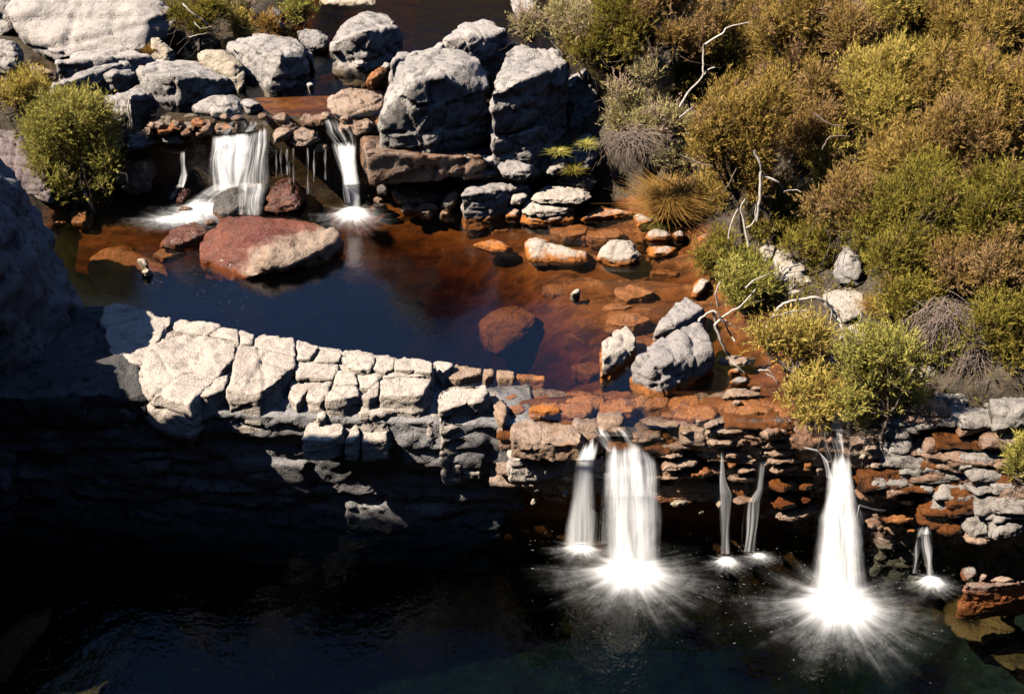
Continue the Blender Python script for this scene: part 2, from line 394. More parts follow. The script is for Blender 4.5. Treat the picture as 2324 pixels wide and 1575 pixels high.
# ------------------------------------------------------------------ the ground: beds, banks, gorge sides, in one sheet
def wallY(x): return np.interp(x, [-14,-7,-4,-2,0.2,1,2.5,4.8,6.5,8,12], [18.9,18.3,18.0,17.75,17.5,17.4,17.45,17.35,17.35,17.1,16.0])
def fallY(x): return np.interp(x, [-14,-9,-6,-5.2,-3.2,-2.4,1.5,3,6], [25.0,24.9,24.75,24.75,24.75,24.85,24.9,24.3,23.5])
def bankX(y): return np.interp(y, [12,16,17,18,19,20.4,23,24,25,27,31,40], [8.5,7.8,5.9,4.75,4.2,3.55,3.25,2.6,1.6,0.9,0.6,1.5])
def ground(x, y):
    n = len(x)
    P2 = np.stack([x*0.9, y*0.9, np.zeros(n)],1)
    rough = fbm(P2, 5, 3)
    strata = fbm(np.stack([x*0.45, y*2.4+x*0.35, np.zeros(n)],1), 4, 7)
    # upper pool bed
    d = 0.20+0.12*sstep(1.5, -0.5, x)
    d += 1.75*np.exp(-((x+2.6+0.4*(y-20.9))/2.75)**4-((y-21.2)/2.25)**4)
    d += 0.38*np.exp(-((x-1.2)/1.8)**2-((y-19.3)/0.8)**2)
    d += 0.35*np.exp(-((x+7.4)/0.9)**2-((y-21.8)/1.4)**2)
    d += 0.25*np.exp(-((x+5)/1.2)**2-((y-23.5)/0.5)**2)
    st2 = np.round(strata*5)/5*0.6+strata*0.4
    d += np.clip(0.55*st2, -0.3, 0.28)*sstep(-1.5, 1.5, x)*sstep(18, 18.8, y)+0.10*rough
    shelf = 1-sstep(18.0, 18.25, y+0.05*np.sin(x*5))
    d = d*(1-shelf)+shelf*(0.10+0.16*st2+0.08*rough)
    d = np.maximum(d, 0.03)
    up = ZU-d
    # bank to the right of the pool
    bx = bankX(y); r = x-bx
    hill = ZU+0.02+0.22*np.maximum(r, 0)+0.30*np.maximum(r-1.5, 0)+0.18*np.maximum(y-21, 0)*sstep(0, 2, r)+0.25*rough*sstep(0, 1, r)
    up = np.where(r > -0.5, up+(np.maximum(hill, up)-up)*sstep(-0.5, 0.3, r), up)
    # stream bed above the upper fall
    lb = np.interp(y, [24,26,27,33,40], [-5.0,-5.1,-4.6,-4.4,-5])
    td = 0.14+0.8*sstep(25.8, 27.5, y)+0.08*strata+0.06*rough
    top = ZT-np.clip(td, 0.03, 1.2)
    top = np.maximum(top, np.where(x < lb, ZT-0.5+0.45*sstep(26.6, 28.5, y)*sstep(0, 1.2, lb-x)+0.3*np.maximum(lb-x-5, 0)+0.15*rough, -9))
    top = np.where((x > -2.3) & (y < 26.2), 3.05+0.2*rough, top)
    top = np.maximum(top, np.where(r > 0, np.where(x > 2.5, hill, np.maximum(hill, ZT-0.5+0.3*r)), -9))
    top = top+0.75*np.clip(y-33.5, 0, 10)+0.25*np.maximum(y-43.5, 0)
    z = np.where((x > 2.6) & (r > 0), hill, up+(top-up)*sstep(0, 0.18, y-fallY(x)))
    # left bank of the upper pool
    lbk = np.interp(y, [19,20.5,22,24,25], [-7.6,-7.9,-8.4,-8.5,-8.5])
    z = np.maximum(z, np.where(x < lbk, ZU+0.8*np.minimum(lbk-x, 2)+0.12*np.maximum(lbk-x-2, 0), -9))
    # lower pool bed and the step up to the ledge
    low = -2.6+0.5*rough+1.0*sstep(5.5, 8.5, x)
    low = np.maximum(low, -2.6+np.maximum(9.0-y, 0)*1.55+0.6*rough)
    low = np.maximum(low, np.where(x < -9, -2.6+0.5*(-9-x), -9))
    low = np.maximum(low, np.where(x > 8.2, -1.0+0.9*(x-8.2), -9))
    z = low+(np.maximum(z, low)-low)*sstep(0, 0.25, y-wallY(x))
    z = np.maximum(z, np.where(x > 9, hill*0+4.9+0.62*(x-9)+0.6*rough, -9))
    z = np.maximum(z, np.where(x < -12, 3.0+0.55*(-12-x)+0.8*rough, -9))
    # the camera's side of the gorge
    z = np.where(y < 8, np.minimum(np.maximum(z, low), 12.9+np.maximum(-1.0-y, 0)*1.9), z)
    return z
def axis(a, b, step, lo, hi):
    f = list(np.arange(a, b+1e-6, step)); g = step; x = a; L = []
    while x > lo: g = min(g*1.35, 6); x -= g; L.append(x)
    g = step; x = b; R = []
    while x < hi: g = min(g*1.35, 6); x += g; R.append(x)
    return np.array(L[::-1]+f+R)
gx = axis(-9.6, 8.6, 0.075, -70, 70); gy = axis(13.0, 31.5, 0.075, -40, 110)
GX, GY = np.meshgrid(gx, gy); X, Y = GX.ravel(), GY.ravel(); Z = ground(X, Y)
nx, ny = len(gx), len(gy)
ii = (np.arange(ny-1)[:,None]*nx+np.arange(nx-1)[None,:]).ravel()
soil = np.clip(np.maximum(sstep(0.0, 0.25, Z-ZU-0.02)*(Y < fallY(X)), sstep(0.0, 0.25, Z-ZT)*(Y >= fallY(X))), 0, 1)
soil[(Y > fallY(X)-0.1) & (Y < fallY(X)+0.35)] = 1; soil[(X < -5.0) & (Y > 24)] = 1; soil[(Y < wallY(X)+0.3) & (X > 5.2) & (Z > -0.5)] = 1; soil[(Y < wallY(X)) & (Z < -0.5)] = 1; soil[Y < 10] = 1
soil[(X > -2.3) & (Y > fallY(X)) & (Z < 3.6)] = 1
me = np_mesh('ground', np.stack([X,Y,Z],1), np.stack([ii,ii+1,ii+nx+1,ii+nx],1), M['ground'], attrs={'soil':soil})
tag(link('ground', me), kind='structure')
def onground(x, y):
    d = ray(x, y); t = np.linspace(8, 60, 2600)
    h = ground(d[0]*t, d[1]*t)-(CZ+d[2]*t); k = int(np.argmax(h > 0))
    return (d[0]*t[k], d[1]*t[k], CZ+d[2]*t[k])
def gz(x, y): return float(ground(np.array([float(x)]), np.array([float(y)]))[0])

# ------------------------------------------------------------------ water bodies
def prism(name, poly, z1, z0, mat, zfun=None):
    bm = bmesh.new()
    t = [bm.verts.new((x, y, z1)) for x, y in poly]; b = [bm.verts.new((x, y, zfun(x, y) if zfun else z0)) for x, y in poly]
    n = len(poly)
    bm.faces.new(t); bm.faces.new(b[::-1])
    for i in range(n): bm.faces.new((t[i], b[i], b[(i+1)%n], t[(i+1)%n]))
    bmesh.ops.recalc_face_normals(bm, faces=bm.faces)
    me = bpy.data.meshes.new(name); bm.to_mesh(me); bm.free(); me.materials.append(mat)
    return tag(link(name, me), kind='structure')
prism('upper_pool', [(-9.6,20.9),(-7,20.0),(-3.3,19.0),(-1.1,18.3),(-0.25,18.0),(6.2,18.0),(6.0,21),(5.0,24.5),(3,25.0),(-9.6,25.0)], ZU, 0.4, M['waterU'])
prism('upper_pool_outflow', [(-0.25,17.996),(-0.2,17.9),(0.2,17.35),(1.1,17.12),(2.3,17.02),(3.2,17.25),(4.3,17.1),(5.2,16.95),(6.2,17.6),(6.2,17.996)], ZU, 2.02, M['waterU'])
prism('stream', [(-9,24.85),(-5.0,24.62),(-3.1,24.62),(-2.35,24.85),(-2.2,26.0),(3,26.3),(6,34),(-14,34)], ZT, 2.4, M['waterT'])
prism('lower_pool', [(-14,18.6),(-14,6),(14,6),(14,15),(8,16.9),(4.8,17.4),(0.2,17.6),(-4,18.1)], ZL, -3.6, M['waterL'])

# ------------------------------------------------------------------ boulders round the upper fall and the stream above it
BL = boulder
def LP(name, label, mat, f, outline, zb, cat='boulder', group=None, k=0.6, depth=0.3, puff=0.12, Y=None, bury=0.2, **kw):
    o = rock_obj(name, [lump(f, outline, zb, k, depth, puff, Y, bury)], M[mat], **kw)
    return tag(o, label, cat, group)

# upper left
big = [atY(*p, y_) for p, y_ in zip(pts('A', 60,150, 200,300, 345,398, 560,386, 885,352, 960,330, 955,200, 1000,140), (28.0,27.6,27.3,27.3,27.35,27.4,27.6,27.7))]
big += [atY(*p, y_) for p, y_ in zip(pts('A', 30,-20, 90,-60, 500,-110, 840,-60, 880,-20, 1180,40, 1190,230), (28.6,28.6,28.5,28.3,28.2,28.4,28.0))]
big += [(p[0], p[1]+0.9, 3.4) for p in big]
o = rock_obj('boulder', [big], M['pale'], vox=0.075, facet=0.55, crack=0.5, cell=0.8, fine=1.6)
tag(o, 'largest pale grey boulder with a broad sunlit face, cut by the top left edge', 'boulder')
LP('boulder', 'pale slab leaning on the foot of the largest boulder', 'pale', 'A', (250,240, 340,222, 420,290, 500,378, 350,398, 300,320), 3.9, k=0.9)
LP('boulder', 'dark shaded rock at the left edge beside the largest boulder', 'grey', 'A', (-40,300, 0,262, 90,275, 130,330, 135,440, 60,500, -40,490), 3.85, k=0.5)
LP('boulder', 'dark rock in the top left corner above a shaded rock', 'grey', 'A', (-60,-40, 60,-60, 110,60, 90,200, 0,262, -60,240), 4.0, k=0.8, depth=0.8)
LP('boulder', 'small upright boulder with dry grass beside it, right of the largest boulder', 'cream', 'A', (1000,300, 1015,258, 1055,250, 1165,345, 1160,372, 1150,430, 1080,440, 1010,400), 3.85, k=0.4)
BL('boulder', 'long low layered rock below the largest boulder', 'pale', 'A', (380,500, 560,520, 800,520, 1040,470), (378,420, 480,405, 570,420, 720,370, 880,385, 1030,430), (400,392, 560,388, 690,335, 880,340, 990,365), 3.85)
LP('boulder', 'rounded pebbly rock behind the pale smooth boulder', 'pale', 'A', (1030,420, 1060,395, 1110,400, 1130,440, 1070,465), 3.85, k=0.3)
BL('boulder', 'long dark-fronted rock with a sloping lit top, in front of the layered rock', 'grey', 'A', (330,690, 430,700, 600,640, 900,610), (328,570, 440,560, 640,520, 880,470), (350,545, 500,488, 700,412, 880,408), 3.75)
BL('boulder', 'square block with a dark front on the long dark-fronted rock', 'grey', 'A', (700,590, 760,622, 870,604, 925,580), (690,510, 750,500, 870,505, 915,495), (690,490, 735,452, 880,465), 3.8)
LP('boulder', 'pale rock with a smooth sloping top above the left green bush', 'pale', 'A', (425,690, 450,620, 480,560, 530,522, 640,545, 665,595, 600,640, 520,740), 3.6, k=0.7)
LP('boulder', 'small light-topped rock right of the pale rock above the left bush', 'grey', 'A', (590,660, 640,625, 735,592, 742,650, 700,720, 600,740), 3.55, k=0.5)
BL('boulder', 'wide dark boulder with a thin lit slab top, middle of the left rocks', 'grey', 'A', (945,590, 1010,700, 1200,765, 1420,660, 1690,618), (930,490, 1010,500, 1200,510, 1420,500, 1560,560, 1690,600), (930,470, 1060,438, 1280,436, 1412,450, 1560,530), 3.55, strata=1.8)
BL('boulder', 'dark pyramid-shaped rock with a white quartz vein down its side', 'grey', 'A', (780,740, 880,865, 1050,800, 1170,745), (768,660, 870,640, 1010,620, 1100,660), (770,635, 880,622, 930,573, 1040,598), 3.45)
LP('boulder', 'smooth cream-coloured rounded boulder left of the two-tone boulder', 'cream', 'A', (1303,400, 1320,355, 1360,335, 1490,340, 1580,400, 1630,450, 1640,560, 1600,640, 1540,560, 1420,480, 1330,440), 3.75, k=0.7, depth=0.5, facet=0.2, crack=0.0, fine=0.5)
BL('boulder', 'broad two-tone boulder, light rim and dark front, left of the stream', 'grey', 'A', (1640,430, 1740,500, 1790,605, 1900,610, 2065,575), (1515,325, 1640,370, 1760,350, 1880,370, 2045,390), (1530,285, 1600,258, 1750,238, 1980,248, 2050,320), 3.72)
LP('boulder', 'thin pale standing slab against the two-tone boulder', 'pale', 'A', (2028,352, 2080,343, 2105,380, 2100,440, 2060,420), 3.85, k=0.1, depth=0.12)
LP('boulder', 'small pale stone at the waterline under the two-tone boulder', 'pale', 'A', (2055,568, 2100,565, 2105,590, 2070,600), 3.8, k=0.15, depth=0.12)
LP('boulder', 'dark rough rock behind the two-tone boulder by the upper stream', 'grey', 'A', (1985,215, 2040,195, 2150,208, 2205,262, 2170,330, 2080,345, 2000,285), 3.85, k=0.5)
LP('boulder', 'small pale round stone among the top tussocks', 'pale', 'A', (1805,175, 1830,145, 1880,140, 1905,165, 1880,190, 1820,195), 4.0, k=0.3)
LP('boulder', 'dark rounded rock behind the top tussocks', 'black', 'A', (1770,110, 1800,60, 1860,50, 1905,90, 1890,140, 1800,150), 4.0, k=0.4)
LP('boulder', 'dark rock under the twiggy top shrub', 'black', 'A', (1240,290, 1300,230, 1420,225, 1480,280, 1420,330, 1280,330), 3.8, k=0.5)
LP('boulder', 'dark low rock with a bright curved rim left of the upper lip', 'grey', 'A', (1265,725, 1320,690, 1420,652, 1560,628, 1612,680, 1605,765, 1410,780, 1300,760), 3.7, k=0.55)
LP('boulder', 'dark wedge with a lit top edge in front of the curved-rim rock', 'grey', 'A', (1408,780, 1410,715, 1480,720, 1570,745, 1560,785), 3.72, k=0.2)
LP('boulder', 'broken light rubble block at the left edge of the stream lip', 'grey', 'A', (1610,690, 1640,665, 1700,672, 1765,715, 1740,745, 1650,765), 3.75, k=0.3)
LP('boulder', 'upper stone of the stack left of the upper fall', 'greyU', 'A', (880,870, 882,800, 940,790, 1005,800, 1022,860, 960,900), 3.35, k=0.35, depth=0.5)
LP('boulder', 'lower layered stone of the stack left of the upper fall', 'greyU', 'A', (848,920, 880,880, 1000,860, 1058,900, 1050,960, 950,1010, 860,1015), 3.15, k=0.4, depth=0.6, strata=2)
LP('boulder', 'dark boulder with a lit crown between the stone stack and the upper lip', 'greyU', 'A', (1008,850, 1020,810, 1090,772, 1160,778, 1200,850, 1230,960, 1120,965, 1040,930), 3.25, k=0.5, depth=0.6)
LP('boulder', 'pinkish flat-topped rock at the left end of the upper lip', 'greyU', 'A', (1185,790, 1210,765, 1340,762, 1405,785, 1340,840, 1270,910, 1200,850), 3.4, k=0.5, depth=0.4)
LP('boulder', 'wet reddish rock where the thin left trickle begins', 'lipwet', 'A', (1055,1020, 1090,965, 1150,955, 1235,990, 1230,1040, 1100,1040), 2.95, k=0.3, depth=0.5)
LP('boulder', 'wet broken rock between the thin left trickle and the wide upper fall', 'lipwet', 'A', (1245,960, 1290,920, 1390,880, 1420,960, 1400,1030, 1290,1040), 2.95, k=0.3, depth=0.5)
LP('boulder', 'wet shining stone at the left shoulder of the wide upper fall', 'lipwet', 'A', (1335,860, 1360,810, 1440,800, 1470,830, 1410,905, 1345,900), 3.5, k=0.3, depth=0.4)
LP('boulder', 'orange stained angular stone between the two upper falls', 'orange', 'Q', (905,330, 950,265, 1060,260, 1105,310, 1040,350, 920,400), 3.45, k=0.35, depth=0.4)
LP('boulder', 'wet gold-brown stone in the middle of the upper lip', 'lipwet', 'Q', (1050,400, 1110,270, 1230,230, 1330,290, 1350,380, 1240,430, 1110,430), 3.35, k=0.4, depth=0.5)
LP('boulder', 'small wet stone under the left edge of the right upper fall', 'lipwet', 'Q', (1265,480, 1300,420, 1400,395, 1450,440, 1400,480), 3.2, k=0.25, depth=0.4)
LP('boulder', 'round pinkish stone on the right shoulder of the right upper fall', 'orange', 'Q', (1640,290, 1690,200, 1780,165, 1850,215, 1830,290, 1700,330), 3.5, k=0.35, depth=0.4)
rq2 = random.Random(4)
for i in range(34):
    x = rq2.uniform(395, 880) if i < 26 else rq2.uniform(330, 480); y = 268+rq2.uniform(-4, 26)+(14 if x < 470 else 0)
    wd = rq2.uniform(9, 24); hh = wd*rq2.uniform(0.5, 0.8); ol = []
    for a in range(6):
        t = a/6*2*pi; ol += [x+wd*cos(t)*rq2.uniform(0.75, 1.15), y+hh*sin(t)*rq2.uniform(0.75, 1.15)]
    o = rock_obj('lip_stone', [lump('P', ol, 0, 0.22, 0.3, 0.08, 24.56)], M[rq2.choice(('lipwet','lipwet','orange','rust'))], vox=0.025)
    tag(o, 'small wet brown stone set in the lip of the upper falls', 'stone', 'wet stones of the upper lip')
# left shore
LP('boulder', 'purple-brown rock at the left edge beside the green bush', 'purple', 'A', (-60,900, 20,885, 120,930, 190,1010, 240,1110, 340,1220, 370,1370, 270,1360, 100,1200, -60,1180), 2.5, k=1.1, depth=0.6)
LP('boulder', 'small pinkish stone poking out of the left green bush', 'purple', 'A', (188,970, 235,935, 262,960, 240,1000), 3.0, k=0.2)
LP('boulder', 'flat dark slab under the left tussock', 'grey', 'A', (45,770, 150,720, 330,672, 335,760, 240,810, 60,840), 3.4, k=0.6)
LP('boulder', 'light flat stone under the left tussock', 'pale', 'A', (-40,590, 40,570, 150,585, 160,620, 20,640, -40,640), 3.85, k=0.4)
LP('boulder', 'small orange-stained rock above the left tussock', 'orange', 'A', (190,470, 210,448, 270,450, 390,490, 380,525, 220,520), 3.85, k=0.4)
LP('boulder', 'dark rock left of the left green bush', 'black', 'A', (-40,830, 60,790, 260,810, 330,900, 200,960, -40,900), 3.1, k=0.5)
LP('boulder', 'dark boulder behind the left green bush', 'grey', 'A', (560,760, 700,640, 860,660, 880,860, 850,1000, 700,1020, 580,900), 3.1, k=0.6, depth=0.6)
LP('boulder', 'dark shaded rock under the stone stack, beside the left pool corner', 'black', 'A', (780,1080, 860,1010, 1040,1030, 1060,1130, 1000,1290, 850,1330, 760,1250), 2.2, k=0.5, depth=0.7)
LP('boulder', 'small pale stone at the root of the left green bush', 'cream', 'S', (695,400, 705,335, 745,360, 765,430, 720,440), 2.2, k=0.15)

# around the stream and the central great boulders
BL('boulder', 'dark round boulder with ridged lit left side standing in the stream', 'grey', 'B', (-40,400, 60,440, 200,480, 390,430, 440,330), (-50,330, 20,270, 120,230, 220,210, 400,230), (60,130, 170,72, 240,66, 350,92, 435,185), 3.7)
LP('boulder', 'small light rock leaning on the foot of the dark round boulder', 'pale', 'B', (105,440, 150,395, 210,410, 205,450, 140,460), 3.8, k=0.3)
LP('boulder', 'amber rock slab in the stream beside the great split boulder', 'rust', 'B', (190,560, 230,500, 320,445, 345,470, 300,520, 240,590), 3.75, k=0.3, depth=0.3)
LP('boulder', 'small pale rock at the corner of the great split boulder', 'pale', 'B', (300,450, 330,420, 372,430, 370,480, 320,500), 3.8, k=0.2)
BL('boulder', 'pale rounded boulder on top behind the great split boulder', 'pale', 'B', (715,350, 850,375, 985,385, 1150,320), (712,275, 850,262, 985,275, 1130,230), (730,245, 850,172, 990,132, 1080,155, 1140,205), 4.25)
LP('boulder', 'small pale block left of the pale rounded top boulder', 'pale', 'B', (640,360, 650,330, 700,286, 738,300, 725,352, 690,375), 4.4, k=0.3)
BL('boulder', 'upright pillar-like block wedged behind the crack of the great boulders', 'grey', 'B', (985,580, 1060,590, 1100,560), (988,320, 1060,325, 1150,322), (992,255, 1100,250, 1222,285), 3.5, bury=0.2)
ex = [cloud(pts('B', 365,520, 470,500, 560,470), pts('B', 370,410, 465,400, 560,400), pts('B', 420,340, 640,333, 600,360), 3.9)]
BL('boulder', 'great split boulder, left half, with a lit sloping left flank', 'grey', 'B', (290,860, 395,905, 600,985, 820,1010, 1036,1028), (330,720, 520,560, 720,520, 800,590, 985,610), (430,420, 640,345, 850,352, 980,392), 3.45, lean=-0.12, tw=0.42, extra=ex, cuts=0, vox=0.05)
BL('boulder', 'great split boulder, right half, dark front right of the crack', 'grey', 'B', (1050,1035, 1250,1075, 1480,1010, 1570,960), (1035,625, 1200,560, 1330,515, 1500,500, 1560,480), (1075,490, 1140,365, 1250,300, 1470,330, 1555,410), 3.05, tw=0.25, lean=-0.12, cuts=0, vox=0.05)
BL('boulder', 'low dark block at the foot of the great boulder\'s right half', 'grey', 'B', (1150,1060, 1300,1090, 1450,1070), (1140,930, 1300,880, 1430,840), (1160,905, 1430,825), 3.05)
LP('boulder', 'dark rock under the shrubs right of the great split boulder', 'grey', 'B', (1540,560, 1590,470, 1680,470, 1760,640, 1790,880, 1650,920, 1560,840), 3.0, k=1.0, depth=0.5)
LP('boulder', 'flat pink slab lying in the stream above the right upper fall', 'orange', 'B', (-60,720, -40,650, 60,605, 130,594, 240,610, 335,640, 320,700, 290,745, 60,790, -30,770), 3.72, k=0.8, depth=0.3, strata=1.8)
LP('boulder', 'pale flat stone at the top edge in the stream', 'cream', 'B', (-120,10, -60,-30, 180,-40, 275,10, 260,35, 60,38, -80,30), 3.75, k=0.8)
LP('boulder', 'pale rough rock at the top edge below the shrubs', 'pale', 'B', (1165,20, 1180,-30, 1300,-40, 1360,60, 1300,110, 1250,180, 1215,130), 3.9, k=0.7, depth=0.5)
BL('boulder', 'long wet shelf with an amber top right of the upper falls', 'lipwet', 'B', (210,1150, 450,1180, 700,1180, 960,1150), (190,1010, 330,1040, 480,1040, 640,1080, 850,1095, 940,1085), (160,830, 300,830, 420,905, 620,965, 820,1030, 1000,1045), 2.95, lean=-0.05, bury=0.1, facet=0.8)
LP('boulder', 'pale flat tablet on the right end of the wet shelf', 'pale', 'B', (805,1060, 830,1042, 940,1038, 950,1060, 930,1082, 830,1080), 3.2, k=0.25, depth=0.2)
LP('boulder', 'small light slab beside the flat tablet under the great boulder', 'pale', 'B', (945,1080, 950,1045, 1080,1042, 1110,1070, 1060,1105, 960,1108), 3.1, k=0.3, depth=0.2)
LP('boulder', 'light boulder with a rounded top under the great boulder\'s right half', 'greyU', 'B', (1080,1110, 1130,1063, 1230,1075, 1340,1115, 1345,1140, 1260,1210, 1120,1180), 2.95, k=0.5, depth=0.4)
LP('boulder', 'thin layered rock left of the light rounded-top boulder', 'greyU', 'B', (905,1195, 955,1110, 1080,1112, 1098,1165, 1040,1190), 2.85, k=0.4, strata=2.2)
LP('boulder', 'wet black boulder at the waterline right of the upper falls', 'black', 'B', (355,1300, 420,1255, 490,1215, 560,1225, 620,1262, 745,1290, 730,1345, 600,1370, 400,1365), 2.25, k=0.6, depth=0.5)
LP('boulder', 'small wet black stone between the right upper fall and the black boulder', 'black', 'B', (270,1275, 290,1225, 340,1230, 370,1275, 340,1310, 285,1305), 2.25, k=0.35)
LP('boulder', 'wet brown rock between the black boulder and the round boulder', 'black', 'B', (690,1400, 735,1300, 825,1258, 830,1300, 800,1380, 730,1430), 2.2, k=0.4)
BL('boulder', 'round-backed brown boulder on the far shore of the upper pool', 'greyU', 'B', (870,1430, 960,1450, 1100,1460, 1180,1400, 1300,1340), (835,1310, 900,1290, 1000,1280, 1180,1290, 1310,1300), (860,1275, 940,1203, 1080,1196, 1190,1203, 1290,1255), 2.2, facet=0.6)
LP('boulder', 'top slab of the layered rocks on the far shore', 'paleU', 'B', (1290,1345, 1330,1300, 1420,1263, 1560,1268, 1700,1290, 1718,1330, 1620,1380, 1500,1375, 1380,1370), 2.55, k=0.6, depth=0.5, strata=2)
LP('boulder', 'middle slab of the layered rocks on the far shore', 'paleU', 'B', (1240,1430, 1290,1360, 1400,1370, 1610,1380, 1615,1420, 1500,1450, 1300,1450), 2.35, k=0.4, depth=0.5, strata=2)
LP('boulder', 'lowest pale slab of the layered rocks, at the waterline', 'paleU', 'B', (1235,1490, 1260,1430, 1420,1420, 1605,1405, 1590,1475, 1400,1500, 1300,1500), 2.2, k=0.5, depth=0.4, strata=2)
LP('boulder', 'small squarish stone between the round-backed boulder and the slabs', 'paleU', 'B', (1168,1350, 1190,1310, 1270,1300, 1300,1330, 1240,1370, 1180,1370), 2.5, k=0.3)
LP('boulder', 'low angular stone at the waterline left of the slabs', 'paleU', 'B', (1115,1440, 1140,1400, 1230,1375, 1260,1410, 1220,1465, 1140,1465), 2.2, k=0.35)
LP('boulder', 'grey upright rock below the shrubs right of the great boulder', 'greyU', 'B', (1555,1080, 1580,990, 1640,920, 1700,902, 1750,940, 1765,1020, 1700,1130, 1600,1130), 2.8, k=0.6, depth=0.5)
LP('boulder', 'dark small rock left of the grey upright rock', 'greyU', 'B', (1410,1150, 1440,1075, 1520,1052, 1570,1080, 1560,1150, 1450,1180), 2.8, k=0.5)
LP('boulder', 'dark low rock between slabs and bank shrubs', 'black', 'B', (1420,1240, 1500,1150, 1700,1130, 1760,1220, 1720,1290, 1500,1265), 2.4, k=0.6, depth=0.5)
LP('boulder', 'pale flat shore rock at the right of the far shore', 'paleU', 'B', (1620,1475, 1690,1440, 1780,1386, 1900,1400, 2005,1435, 1900,1460, 1790,1475, 1690,1475), 2.2, k=0.5)
LP('boulder', 'pale flat shore rock under the golden grass tussock', 'paleU', 'B', (1995,1460, 2020,1440, 2145,1480, 2150,1500, 2020,1518), 2.2, k=0.35)
for i, q in enumerate([(430,1395,480,1370,540,1385,520,1420,450,1420),(500,1410,580,1365,690,1370,700,1400,600,1430),(560,1440,600,1415,650,1425,640,1450),(690,1440,720,1410,770,1425,760,1455,710,1455),(1050,1455,1075,1432,1100,1445,1080,1465),(250,1340,280,1320,330,1345,300,1380),(230,1390,290,1360,350,1385,330,1400,250,1410)]):
    LP('shore_stone', ('third from the left of the seven small wet shore stones below the black boulder', 'fourth from the left of the seven small wet shore stones, a flat one', 'fifth from the left of the seven small wet shore stones, near the brown rock', 'sixth from the left of the seven small wet shore stones, beside the round-backed boulder', 'rightmost of the seven small wet shore stones, under the round-backed boulder', 'second from the left of the seven small wet shore stones, by the right upper fall', 'leftmost of the seven small wet shore stones, nearest the right upper fall')[i], 'lipwet', 'B', q, 2.18, cat='stone', group='small wet shore stones right of the upper falls', k=0.2, depth=0.15, vox=0.02)

# ------------------------------------------------------------------ rocks standing in the upper pool
fl = [at(*p, z) for p, z in zip(pts('P', 447,578, 446,558, 470,525, 505,492, 560,487, 620,492, 690,502, 740,515, 776,528, 770,545), (2.3,2.35,2.45,2.5,2.55,2.6,2.62,2.6,2.55,2.5))]
fl += [at(*p, z) for p, z in zip(pts('P', 470,600, 500,612, 535,622, 572,629, 600,560, 560,540), (2.2,2.2,2.2,2.28,2.72,2.62))]
fl += [at(*p, z) for p, z in zip(pts('P', 690,590, 640,605, 520,640, 470,600), (2.45,2.4,2.0,1.9))]
fl += [(p[0], p[1]+0.25, 1.6) for p in fl[:10]]
o = rock_obj('boulder', [fl], M['redcream'], facet=1.6, crack=1.2, cell=0.40, cuts=3, warp=0.12, joints=5)
tag(o, 'large wedge-shaped red and cream boulder in the upper pool below the falls', 'boulder')
LP('boulder', 'wet dark red boulder beside the large wedge boulder', 'redwet', 'S', (1485,840, 1530,760, 1640,650, 1790,600, 1880,630, 1945,680, 1880,770, 1800,820, 1650,845), 2.18, k=0.6, depth=0.4)
LP('boulder', 'small rounded stone in the foam between the red boulders', 'lipwet', 'S', (1908,610, 1935,572, 1995,565, 2040,600, 2010,625, 1940,632), 2.2, k=0.2)
LP('boulder', 'veiled wet boulder under the wide upper fall', 'black', 'Q', (315,1060, 340,960, 440,860, 600,790, 760,780, 870,830, 880,930, 760,1010, 600,1050, 470,1130, 380,1120), 2.2, k=0.9, depth=0.6, facet=0.6)
LP('boulder', 'wet red-topped boulder right of the veiled boulder', 'redwet', 'Q', (820,1050, 860,900, 900,790, 1000,748, 1075,765, 1130,830, 1220,960, 1150,1030, 950,1075), 2.2, k=0.6, depth=0.6)
LP('boulder', 'small red stone at the foot of the thin left trickle', 'redwet', 'A', (1180,1370, 1190,1310, 1240,1255, 1290,1270, 1270,1320, 1220,1385), 2.2, k=0.3)
LP('boulder', 'half-drowned flat stone in the foam left of the veiled boulder', 'lipwet', 'A', (1180,1410, 1220,1390, 1300,1395, 1320,1415, 1250,1430, 1190,1425), 2.2, k=0.15)
LP('boulder', 'wide sunken amber boulder near the left end of the upper pool', 'rust', 'S', (815,1060, 850,930, 960,860, 1120,830, 1280,880, 1380,960, 1560,1020, 1600,1120, 1500,1240, 1200,1290, 960,1260, 840,1180), 1.75, k=1.3, depth=0.4, facet=0.3, crack=0.2, puff=0.02)
LP('boulder', 'small white stone on the sunken amber boulder', 'cream', 'S', (1320,1080, 1350,1040, 1420,1035, 1430,1070, 1380,1112), 2.2, k=0.12, depth=0.12)
LP('boulder', 'smaller white stone behind the white stone on the amber boulder', 'cream', 'S', (1275,945, 1330,932, 1375,945, 1400,1010, 1370,1010), 2.2, k=0.25, depth=0.1)
LP('boulder', 'sunken stone under the wet dark red boulder', 'rust', 'S', (1430,900, 1520,840, 1700,840, 1750,880, 1650,930, 1510,970), 1.95, k=0.4)
LP('boulder', 'sunken amber block at the dark left corner of the upper pool', 'rust', 'S', (660,490, 740,470, 830,480, 850,600, 820,650, 670,630), 2.0, k=0.5)
LP('boulder', 'sunken reddish plank-like rock beside the left cliff', 'rust', 'S', (430,640, 520,600, 610,588, 600,610, 450,660), 2.1, k=0.2)
LP('boulder', 'long pale stone in the shallows, its left end highest', 'paleU', 'E', (1258,180, 1275,120, 1310,86, 1345,84, 1480,120, 1680,163, 1745,182, 1725,232, 1560,245, 1420,243, 1280,212), 2.18, k=0.6)
LP('boulder', 'hunched pale stone with a dark hollow on its right, in the shallows', 'paleU', 'E', (1752,232, 1790,122, 1870,90, 1978,92, 1990,150, 2052,192, 2000,250, 1860,272), 2.18, k=0.5)
